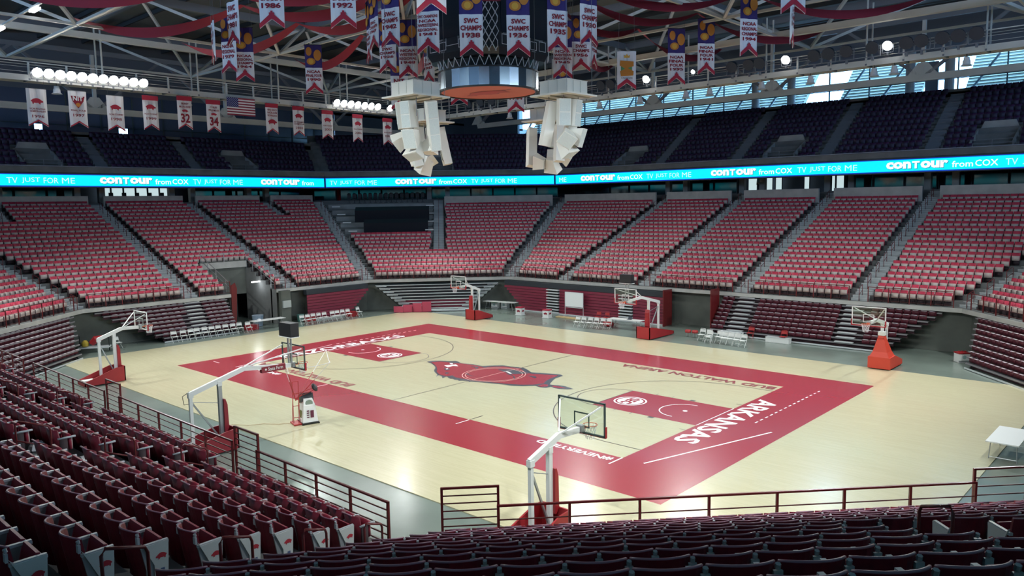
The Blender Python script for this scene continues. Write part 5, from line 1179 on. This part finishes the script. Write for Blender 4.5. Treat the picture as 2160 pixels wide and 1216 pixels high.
# ------------------------------------------------------------------ hanging scoreboard
t = thing('scoreboard', 'black four-sided hanging scoreboard with net graphics above a round red underside', 'scoreboard', (0, 0, 0))
hw, ch = 2.75, .75
def octo(h, c): return [(h, -h+c), (h, h-c), (h-c, h), (-h+c, h), (-h, h-c), (-h, -h+c), (-h+c, -h), (h-c, -h)]
b = MB(); vs = []
for z, h in ((17.95, 2.6), (18.3, hw), (22.6, hw)): vs += [(x, y, z) for x, y in octo(h, ch)]
b.add(vs, [(k*8+q, k*8+(q+1) % 8, k*8+8+(q+1) % 8, k*8+8+q) for k in range(2) for q in range(8)]+[tuple(range(7, -1, -1)), tuple(range(16, 24))]); b.build('body', M('scoreboard_black', (.012, .02, .03), .3), t)
line_w = M('score_line_pale', (.62, .68, .74), .5)
# screens, outlines and lettering on the four faces
for k in range(4):
    f = link('face_panel', None, t, (0, 0, 0), k*math.pi/2)           # this face looks along local -y
    b = MB(); b.box((0, -hw-.02, 20.5), (3.7, .04, 2.9)); b.build('screen', M('screen_dark', (.015, .025, .04), .15), f)
    b = MB()
    for cx, w_, z0, h_ in ((-1.5, .55, 18.45, .5), (0, .95, 18.65, .5), (1.5, .55, 18.45, .5), (-.75, .5, 18.45, .42), (.75, .5, 18.45, .42)):
        y = -hw-.012+(.0)
        for q in (-1, 1): b.box((cx+q*w_/2, y, z0+h_/2), (.03, .02, h_)); b.box((cx, y, z0+h_/2+q*h_/2), (w_+.03, .02, .03))
    b.build('score_outline', line_w, f)
    b = MB(); text(b, 'RAZORBACKS', (-1.2, -hw-.015, 19.0), (1, 0, 0), (0, 0, 1), .9, .08, .01); text(b, 'VISITORS', (1.2, -hw-.015, 19.0), (1, 0, 0), (0, 0, 1), .7, .08, .01); text(b, 'FOULS', (.75, -hw-.015, 18.36), (1, 0, 0), (0, 0, 1), .3, .07, .01); text(b, 'FOULS', (-.75, -hw-.015, 18.36), (1, 0, 0), (0, 0, 1), .3, .07, .01); b.build('score_lettering', line_w, f)
    # corner with the net picture
    g = link('corner_panel', None, t, (0, 0, 0), k*math.pi/2+math.pi/4)
    rr = (2*hw-ch)/math.sqrt(2)+.02; hc = ch/math.sqrt(2)
    b = MB(); b.box((0, -rr-.02, 21.75), (2*hc+.1, .08, 1.7)); b.build('header_panel', crimson, g)
    b = MB(); shape(b, BADGE, (0, -rr-.065, 21.6), (-1, 0, 0), (0, 0, 1), .95, .6); b.build('boar_badge', crimson_txt, g)
    b = MB(); b.box((0, -rr-.04, 20.72), (2*hc+.25, .14, .34)); b.build('rim_panel', M('rim_maroon', (.25, .02, .05), .5), g)
    b = MB()
    for s in range(-1, 3):
        for sg in (-1, 1):
            prev = None
            for j in range(11):
                z = 20.55-j*.25; x = sg*(s*.7+j*.14)-.3*sg; x = ((x+hc) % (4*hc)); x = x-hc if x < 2*hc else 3*hc-x
                p = (x*(1-.03*j*0), -rr-.03, z)
                if prev and abs(prev[0]-p[0]) < .5: b.bar(prev, p, .034)
                prev = p
    b.build('net_graphic', line_w, g)
# net band above the round base
b = MB(); n = 36
for j in range(n):
    a0, a1, am = 2*math.pi*j/n, 2*math.pi*(j+1)/n, 2*math.pi*(j+.5)/n
    p = lambda r, a, z: (r*math.cos(a), r*math.sin(a), z)
    b.bar(p(2.72, a0, 17.4), p(2.85, am, 17.95), .03); b.bar(p(2.85, am, 17.95), p(2.72, a1, 17.4), .03)
b.build('net_band', line_w, t)
b = MB(); b.lathe((0, 0, 0), [(2.2, 17.2), (2.4, 18.0)], 32); b.build('inner_drum', black, t)
mir = M('ring_mirror_dark', (.10, .14, .17), .22, metal=.85); mir2 = M('ring_mirror_pale', (.30, .36, .40), .25, metal=.85)
n = 32
for j in range(n):
    a0, a1 = 2*math.pi*j/n, 2*math.pi*(j+1)/n; b = MB(); r = 2.85
    b.prism([(r*math.cos(a0), r*math.sin(a0), 16.4), (r*math.cos(a1), r*math.sin(a1), 16.4), ((r-.12)*math.cos(a1), (r-.12)*math.sin(a1), 16.4), ((r-.12)*math.cos(a0), (r-.12)*math.sin(a0), 16.4)], (0, 0, .98)); b.build('ring_panel', mir2 if j % 3 == 0 else mir, t)
b = MB(); b.lathe((0, 0, 0), [(2.87, 16.42), (2.87, 16.34), (2.70, 16.34), (2.70, 16.42)], 40); b.lathe((0, 0, 0), [(2.87, 17.44), (2.87, 17.36)], 40); b.build('ring_edge', black, t)
b = MB(); b.lathe((0, 0, 0), [(.001, 16.38), (2.74, 16.38), (2.74, 16.6)], 40); u = b.build('underside', M('underside_salmon', (.55, .14, .10), .6), t)
def flip(pts, s): return [(a*s, b_*s, 16.372) for a, b_ in pts]
b = MB(); b.poly(flip(HOG_OUT, .30)); h_ = b.build('boar_emblem', M('underside_line', (.22, .05, .05), .6), u)
b = MB(); b.poly([(x, y, 16.366) for x, y, z in flip(HOG_IN, .30)]); b.build('emblem_body', M('underside_boar', (.40, .06, .06), .6), h_)
b = MB(); [b.cyl((sx*1.8, sy*1.8, 22.6), (sx*1.8, sy*1.8, 25.2), .03, n=6) for sx in (-1, 1) for sy in (-1, 1)]; b.build('hoist_cable', steel_d, t)

# ------------------------------------------------------------------ hanging loudspeaker clusters
def cab(t, name, c, d, R, taper=1.0, grille=True, mat=None):
    """speaker cabinet: front face along local -y, narrower at the back"""
    p = link(name, None, t, c); p.rotation_euler = R
    hx, hy, hz = d[0]/2, d[1]/2, d[2]/2
    b = MB(); b.add([(-hx, -hy, -hz), (hx, -hy, -hz), (hx*taper, hy, -hz*(taper if taper < .8 else 1)), (-hx*taper, hy, -hz*(taper if taper < .8 else 1)), (-hx, -hy, hz), (hx, -hy, hz), (hx*taper, hy, hz*(taper if taper < .8 else 1)), (-hx*taper, hy, hz*(taper if taper < .8 else 1))],
              [(3, 2, 1, 0), (4, 5, 6, 7), (0, 1, 5, 4), (1, 2, 6, 5), (2, 3, 7, 6), (3, 0, 4, 7)]); b.build('cabinet', cream, p)
    if grille:
        n = max(1, round(d[2]/.75))
        for k in range(n): b = MB(); b.box((0, -hy-.008, -hz+d[2]*(k+.5)/n), (d[0]-.08, .014, d[2]/n-.06)); b.build('grille', cream_gr, p)
    else:
        b = MB(); b.tube([(0, hy+.02, hz*.7), (.05, hy+.04, 0), (0, hy+.02, -hz*.7), (-.12, hy+.02, -hz*.8)], .018, 5); b.build('cable', black, p)
    return p
def cluster(cx, cy, label, rz, w=1.0, dz=0):
    t = thing('speaker_cluster', label, 'loudspeakers', (cx, cy, dz), rz, 'loudspeaker clusters around the scoreboard')
    b = MB(); b.box((0, 0, 15.62), (2.5, 2.5, .08)); b.build('platform', cream, t)
    b = MB(); [b.box((0, q*.8, 15.55), (2.3, .08, .08)) for q in (-1, 0, 1)]; b.build('platform_joist', M('joist_tan', (.50, .44, .32), .6), t)
    b = MB(); b.box((0, 0, 16.0), (1.75, 1.75, .68)); b.box((0, 0, 16.35), (1.8, 1.8, .04)); b.build('equipment_crate', cream, t)
    b = MB()
    for q in (-1, 1): b.box((q*.3, -.885, 16.0), (.04, .03, .66)); b.box((.885, q*.3, 16.0), (.03, .04, .66)); b.box((q*.3, .885, 16.0), (.04, .03, .66)); b.box((-.885, q*.3, 16.0), (.03, .04, .66))
    b.build('crate_batten', M('batten_cream', (.66, .65, .58), .6), t)
    b = MB(); [b.cyl((sx*1.05, sy*1.05, 15.66), (sx*1.05, sy*1.05, 23.5), .012, n=5) for sx in (-1, 1) for sy in (-1, 1)]; b.build('suspension_wire', steel_d, t)
    b = MB(); [b.cyl((x, y, 15.6), (x, y, 14.6), .02, n=5) for x, y in ((-.6, -.5), (.6, -.5), (-.6, .5), (.6, .5), (0, 0))]; b.build('chain', steel_d, t)
    # local -y of the cluster points outwards
    cab(t, 'column_speaker', (-.72*w, -.35, 14.75), (.62, .55, 1.35), (R_(6), 0, R_(-35)))
    cab(t, 'column_speaker', (.10, -.60, 14.72), (.62, .55, 1.35), (R_(6), 0, R_(8)))
    cab(t, 'line_array', (1.15*w, .1, 14.1), (.55, .5, 2.5), (R_(14), R_(-8), R_(62)))
    cab(t, 'line_array', (-.95*w, .55, 14.2), (.55, .5, 2.3), (R_(-10), R_(6), R_(-120)), grille=False)
    cab(t, 'horn_speaker', (-.6*w, -.5, 13.5), (.85, .9, .75), (R_(38), R_(30), R_(-30)), .55)
    cab(t, 'horn_speaker', (.30, -.55, 13.55), (.75, .8, 1.0), (R_(18), 0, R_(20)), .55)
    cab(t, 'horn_speaker', (.0, -.15, 12.95), (1.0, .9, .65), (R_(58), R_(-8), R_(5)), .6)
    cab(t, 'horn_speaker', (.55, .35, 13.1), (.6, .7, .95), (R_(-15), R_(22), R_(100)), .6, False)
    return t
SPK = 5.43
cluster(0, -SPK, 'cream loudspeaker cluster before the scoreboard, on the flag flank', 0)
cluster(SPK, 0, 'cream loudspeaker cluster before the scoreboard, on the snack emblem banner flank', math.pi/2, .62)
cluster(0, SPK, 'cream loudspeaker cluster beyond the scoreboard with the isolated tilted column', math.pi, 1.25, -.5)
cluster(-SPK, 0, 'cream loudspeaker cluster beyond the scoreboard, mostly hidden by the nearer one', -math.pi/2, 1, -.5)
# ------------------------------------------------------------------ roof frame
def member(a, b_, w_, h, mat, parent, nm): c = MB(); c.bar(a, b_, w_, h); return c.build(nm, mat, parent)
rf = thing('roof_frame', 'pale steel space frame of chords and diagonals under the roof', 'roof frame', (0, 0, 0), 0, None, 'structure')
BZ, TZ = 21.5, 25.6
bx = [-36, -21.7, -7.2, 7.2, 21.7, 36]; by = [-28, -14, 0, 14, 28]
tx = [-43, -28.8, -14.4, 0, 14.4, 28.8, 43]; ty = [-35, -21, -7, 7, 21, 35]
vis = lambda a, b_: any(seen(Vector(a).lerp(Vector(b_), q), 120) for q in np.linspace(0, 1, 7))
for x in bx:
    for j in range(len(by)-1):
        a, b_ = (x, by[j], BZ), (x, by[j+1], BZ)
        if vis(a, b_): member(a, b_, .16, .16, steel_w, rf, 'bottom_chord')
for y in by:
    for j in range(len(bx)-1):
        a, b_ = (bx[j], y, BZ), (bx[j+1], y, BZ)
        if vis(a, b_): member(a, b_, .16, .16, steel_w, rf, 'bottom_chord')
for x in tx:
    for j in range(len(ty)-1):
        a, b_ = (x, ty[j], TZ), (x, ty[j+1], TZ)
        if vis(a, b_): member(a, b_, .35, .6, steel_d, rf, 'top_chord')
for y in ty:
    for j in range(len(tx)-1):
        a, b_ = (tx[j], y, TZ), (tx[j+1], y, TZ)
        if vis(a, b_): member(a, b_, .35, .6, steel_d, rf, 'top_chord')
for i_, x in enumerate(bx):
    for j_, y in enumerate(by):
        for X in (tx[i_], tx[i_+1]):
            for Yy in (ty[j_], ty[j_+1]):
                a, b_ = (x, y, BZ), (X, Yy, TZ)
                if vis(a, b_): member(a, b_, .18, .2, steel_w, rf, 'diagonal')
# edge girders over the long sides and ends: deep pale beams with posts and gussets
for nm, a, b_, z in (('edge_girder', (-34, 22.0), (44, 22.0), 21.6), ('edge_girder', (-30, -36), (-30, 34), 22.6)):
    member((*a, z), (*b_, z), .4, .42, steel_w, rf, nm)
lw_ = thing('perimeter_truss', 'deep grey perimeter truss with gusset nodes above the upper seats', 'truss', (0, 0, 0), 0, None, 'structure')
def truss(p0, p1, z0, z1, n, up):
    a, b_ = Vector((*p0, z0)), Vector((*p1, z0)); member(a, b_, .35, .55, steel_w, lw_, 'lower_chord')
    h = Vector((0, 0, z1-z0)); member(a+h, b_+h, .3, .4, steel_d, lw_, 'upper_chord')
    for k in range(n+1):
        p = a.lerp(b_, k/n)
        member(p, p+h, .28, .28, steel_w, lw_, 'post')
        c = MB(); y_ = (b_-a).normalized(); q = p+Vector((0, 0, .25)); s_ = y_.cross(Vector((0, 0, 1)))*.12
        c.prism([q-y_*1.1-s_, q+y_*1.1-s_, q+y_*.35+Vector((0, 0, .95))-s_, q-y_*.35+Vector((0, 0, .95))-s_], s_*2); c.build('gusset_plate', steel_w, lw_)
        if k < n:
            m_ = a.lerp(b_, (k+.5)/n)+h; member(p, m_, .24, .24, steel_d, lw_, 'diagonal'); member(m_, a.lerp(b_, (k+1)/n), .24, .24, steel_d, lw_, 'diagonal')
truss((-38.5, 38), (38, 38), 19.75, 24.5, 6, 1); truss((-44, -30), (-44, 32), 18.9, 24.0, 5, 1)
# roof deck and outer walls
b = MB(); b.box((3.3, -3.2, 27.4), (117.5, 110.2, .3)); struct('ceiling', b, roofm, 'dark corrugated roof deck far above the court', cat='ceiling')
for k in range(24):
    y = -46+4*k; b = MB(); b.box((0, y, 27.0), (130, .18, .35)); tag(b.build('trim_joist', M('joist_dark', (.07, .075, .08), .9, spec=.1)), 'dark roof joist, %s from the near wall' % ordn(k), 'joist', 'roof joists', 'structure')
WYF, WXL = 51.5, 55.0
def solid(nm, c, d, label): b = MB(); b.box(c, d); struct(nm, b, M('outer_wall', (.13, .145, .17), .8), label, cat='wall')
solid('wall_far_upper', (0, WYF+.2, 25.4), (150, .4, 4.2), 'dark wall above the far window band')
solid('wall_far_lower', (0, WYF+.2, 6.8), (150, .4, 25.2), 'dark wall below the far window band')
solid('wall_end_upper', (-WXL-.2, 0, 24.7), (.4, 130, 5.6), 'dark wall above the end glass')
solid('wall_end_lower', (-WXL-.2, 0, 5.2), (.4, 130, 22.4), 'dark wall below the end glass')
solid('wall_near_lower', (0, -58, 6.8), (150, .4, 25.2), 'dark wall below the unseen near window band'); solid('wall_near_upper', (0, -58, 25.4), (150, .4, 4.2), 'dark wall above the unseen near window band')  # gap between these two is unseen, left open for sky fill
solid('wall_end_right_lower', (62, 0, 6.8), (.4, 130, 25.2), 'dark wall below the unseen ARKANSAS end window band'); solid('wall_end_right_upper', (62, 0, 25.4), (.4, 130, 4.2), 'dark wall above the unseen ARKANSAS end window band')
for q, nm in ((-1, 'razorback'), (1, 'arkansas')): solid('wall_far_pier_'+nm, (q*59.5, WYF+.2, 21.4), (31, .4, 4.4), 'dark wall closing the far window band, %s flank' % nm); solid('wall_near_pier_'+nm, (q*59.5, -58, 21.4), (31, .4, 4.4), 'dark wall closing the unseen near window band, %s flank' % nm)
for q, nm in ((-1, 'near'), (1, 'far')): solid('wall_end_pier_'+nm, (-WXL-.2, q*(46 if q < 0 else 47), 19.2), (.4, 20 if q < 0 else 38, 6.0), 'dark wall closing the end glass, %s flank' % nm); solid('wall_end_right_pier_'+nm, (62, q*50, 21.4), (.4, 30, 4.4), 'dark wall closing the unseen ARKANSAS end window band, %s flank' % nm)
# far window band: glass, mullions, and the slatted screen outside
wg = glass('window_glass', (.75, .88, .92), .05, .15)
nb = 22; n0 = nwin
for k in range(nb):
    x0 = -44+4*k; nwin += 1
    t = tag(link('window_%d' % nwin, None, None, (x0+2, WYF, 0)), 'clerestory window over the far upper seats, %s along' % ordn(k), 'window', 'far clerestory windows', 'structure')
    b = MB(); b.box((0, 0, 21.35), (3.9, .02, 3.9)); b.build('pane', wg, t)
    b = MB(); b.box((-2.0, 0, 21.35), (.10, .2, 3.9)); b.box((0, 0, 21.2), (4, .12, .06)); b.build('mullion', M('mullion_dark', (.06, .09, .10), .6), t)
    if k not in (10, 13):
        c = MB(); c.prism([(-2, 1.0, 18.6), (2, 1.0, 18.6), (2, 9.4, 26.6), (-2, 9.4, 26.6)], (0, .3, -.3)); c.build('outer_roof_slope', M('outer_roof_teal', (.17, .19, .15), .7), t)
        for j in range(22): c = MB(); c.box((0, 1.2+.362*j, 18.85+.345*j), (4.0, .09, .12), Matrix.Rotation(.76, 3, 'X')); c.build('roof_rib', M('outer_rib', (.45, .46, .38), .6), t)
        c = MB(); c.bar((-1.6, .9, 19.4), (1.2, .9, 23.2), .18); c.build('brace', M('brace_white', (.5, .55, .57), .6), t)
for x in (-7.5, -3.5, 8.2, 11.6): b = MB(); b.cyl((x, WYF-1.4, 18.5), (x, WYF-1.4, 24), .42, n=16); struct('column_roof', b, concrete, 'round concrete column before the far windows at %s' % ('the lit gap' if x > 5 else 'the slatted stretch') + (', outer one' if x in (-7.5, 11.6) else ', inner one'), cat='column')
solid('pillar_panel_far', (9.9, WYF-.6, 20.7), (1.1, .3, 4.4), 'dark panel between the two lit far windows')
# end glass: tall dark blue panels, some bright
pan = M('end_glass_blue', (.07, .10, .17), .12, spec=.8); 
for k in range(20):
    y0 = -36+3.2*k; nwin += 1
    t = tag(link('window_%d' % nwin, None, None, (-WXL, y0+1.6, 0)), 'tall end window above the RAZORBACKS end seats, %s along' % ordn(k), 'window', 'end windows', 'structure')
    b = MB(); b.box((0, 0, 20.25), (.03, 3.1, 3.3)); b.build('pane', pan, t)
    cw_ = {6: (-.8, 1.0), 7: (.4, 1.4), 9: (-1.0, .7), 11: (.6, .9)}.get(k)
    for lo, hi, mt in ([(-1.55, 1.55, pan)] if not cw_ else [(-1.55, cw_[0]-cw_[1]/2, pan), (cw_[0]-cw_[1]/2, cw_[0]+cw_[1]/2, wg), (cw_[0]+cw_[1]/2, 1.55, pan)]):
        if hi-lo > .05: b = MB(); b.box((0, (lo+hi)/2, 17.5), (.03, hi-lo, 2.2)); b.build('pane', mt, t)
    b = MB(); b.box((0, -1.6, 19.15), (.2, .12, 5.5)); b.box((0, 0, 18.6), (.12, 3.2, .08)); b.build('mullion', M('mullion_dark', (.06, .09, .10), .6), t)

# ------------------------------------------------------------------ red cloth swags from the scoreboard hoist out to the roof
def swag(a, b_, sag, w_, label, k):
    a, b_ = Vector(a), Vector(b_); d = (b_-a); h = Vector((d.x, d.y, 0)).normalized(); s_ = Vector((-h.y, h.x, 0)); n = 18; g = []; g2 = []
    for j in range(n+1):
        q = j/n; p = a.lerp(b_, q)-Vector((0, 0, sag*4*q*(1-q))); tw = .9*math.sin(q*math.pi)+.25
        ax = s_*math.cos(tw)+Vector((0, 0, 1))*math.sin(tw); ww = w_*(.45+.55*math.sin(math.pi*q)**.5 if 0 < q < 1 else .45)
        nrm = ax.cross(d.normalized())*.008
        g.append([p-ax*ww/2+nrm, p+nrm+ax*0, p+ax*ww/2+nrm]); g2.append([p+ax*ww/2-nrm, p-nrm, p-ax*ww/2-nrm])
    b = MB(); b.sheet(g); b.sheet(g2); b.sheet([[g[j][0], g2[j][2]] for j in range(n+1)]); b.sheet([[g2[j][0], g[j][2]] for j in range(n+1)])
    return tag(b.build('cloth_swag', swagm, None, True), label, 'swag', 'red cloth swags under the roof')
NSW = 18
for k in range(NSW):
    a = 2*math.pi*(k+.5)/NSW; c, s_ = math.cos(a), math.sin(a)
    p0, p1, p2 = (4.2*c, 4.2*s_, 23.3), (15.2*c, 15.2*s_, 22.2), (27.5*c, 27.5*s_, 22.4)
    for q, (u0, u1, sg) in enumerate(((p0, p1, 1.45), (p1, p2, 1.3))):
        if any(seen(Vector(u0).lerp(Vector(u1), w_)-Vector((0, 0, sg*4*w_*(1-w_))), 60) for w_ in np.linspace(0, 1, 9)):
            deg = round(math.degrees(a))
            swag(u0, u1, sg, .62, 'red cloth swag %s, bay %s counting round the hoist' % ('beside the scoreboard' if q == 0 else 'reaching to the outer roof', ordn(k)), k)
# track lamps high over the near RAZORBACKS corner
t = thing('lamp_track', 'pale lamp track with two white lamps high in the roof corner', 'lamp', (-25, -16.3, 22.1))
b = MB(); b.bar((-6, 0, 0), (14, 0, .1), .12); b.build('track', steel_w, t)
for k, x in enumerate((-3.5, 3.5)): b = MB(); b.box((x, 0, -.14), (1.2, .3, .14)); b.build('lamp_head', tubem, t)
# ------------------------------------------------------------------ the person standing in the far lobby
def skin_mesh(name, pts, edges, mat, parent, sub=1, root=0):
    me = bpy.data.meshes.new(name); me.from_pydata([p[:3] for p in pts], edges, []); me.materials.append(mat)
    o = link(name, me, parent)
    o.modifiers.new('skin', 'SKIN'); me.skin_vertices.new() if not me.skin_vertices else None
    for k, p in enumerate(pts): me.skin_vertices[0].data[k].radius = (p[3], p[4] if len(p) > 4 else p[3]); me.skin_vertices[0].data[k].use_root = k == root
    ss = o.modifiers.new('smooth', 'SUBSURF'); ss.levels = sub; ss.render_levels = sub
    return o
skin_m = M('skin', (.45, .28, .20), .6); shirt_m = M('shirt_teal', (.10, .24, .30), .8); trouser_m = M('trousers_dark', (.03, .035, .05), .8); hair_m = M('hair_dark', (.03, .02, .015), .8)
pr = thing('person', 'person in a teal shirt standing in the far lobby opening', 'person', (-4.15, 44.2, DK+NR*RH+.005), math.pi)
body = [(0, 0, .95, .15, .11), (0, 0, 1.15, .14, .10), (0, 0, 1.38, .17, .10), (0, 0, 1.50, .06), (0, .01, 1.60, .075, .09), (0, .01, 1.72, .07, .085),
        (.19, 0, 1.42, .06), (.25, .01, 1.16, .045), (.24, .10, .93, .035), (.24, .14, .86, .035), (-.19, 0, 1.42, .06), (-.25, .01, 1.16, .045), (-.24, .10, .93, .035), (-.24, .14, .86, .035),
        (.10, 0, .86, .085), (.11, .01, .48, .06), (.11, -.02, .09, .045), (.11, .12, .04, .04), (-.10, 0, .86, .085), (-.11, .01, .48, .06), (-.11, -.02, .09, .045), (-.11, .12, .04, .04)]
ed = [(0, 1), (1, 2), (2, 3), (3, 4), (4, 5), (2, 6), (6, 7), (7, 8), (8, 9), (2, 10), (10, 11), (11, 12), (12, 13), (0, 14), (14, 15), (15, 16), (16, 17), (0, 18), (18, 19), (19, 20), (20, 21)]
skin_mesh('body', body, ed, skin_m, pr, 2)
cl = [(x, y, z, r+.014, (q[0] if q else r)+.014) for x, y, z, r, *q in (body[0], body[1], body[2], (0, 0, 1.46, .09), body[6], body[7], body[10], body[11])]
skin_mesh('shirt', cl, [(0, 1), (1, 2), (2, 3), (2, 4), (4, 5), (2, 6), (6, 7)], shirt_m, pr, 2)
cl = [(x, y, z, r+.014, (q[0] if q else r)+.014) for x, y, z, r, *q in (body[0], body[14], body[15], body[16], body[18], body[19], body[20])]
skin_mesh('trousers', cl, [(0, 1), (1, 2), (2, 3), (0, 4), (4, 5), (5, 6)], trouser_m, pr, 2)
b = MB(); b.lathe((0, -.012, 1.68), [(.001, .135), (.06, .12), (.098, .06), (.10, 0), (.09, -.04)], 12); b.build('hair', hair_m, pr, True)
b = MB(); [b.lathe((q*.03, .094, 1.665), [(.001, .008), (.008, 0), (.001, -.008)], 6) for q in (-1, 1)]; b.prism([(-.012, .095, 1.62), (.012, .095, 1.62), (0, .10, 1.655)], (0, .018, -.004)); b.box((0, .092, 1.59), (.045, .012, .01)); b.build('face_features', M('features', (.16, .07, .06), .7), pr)
bpy.context.view_layer.update()
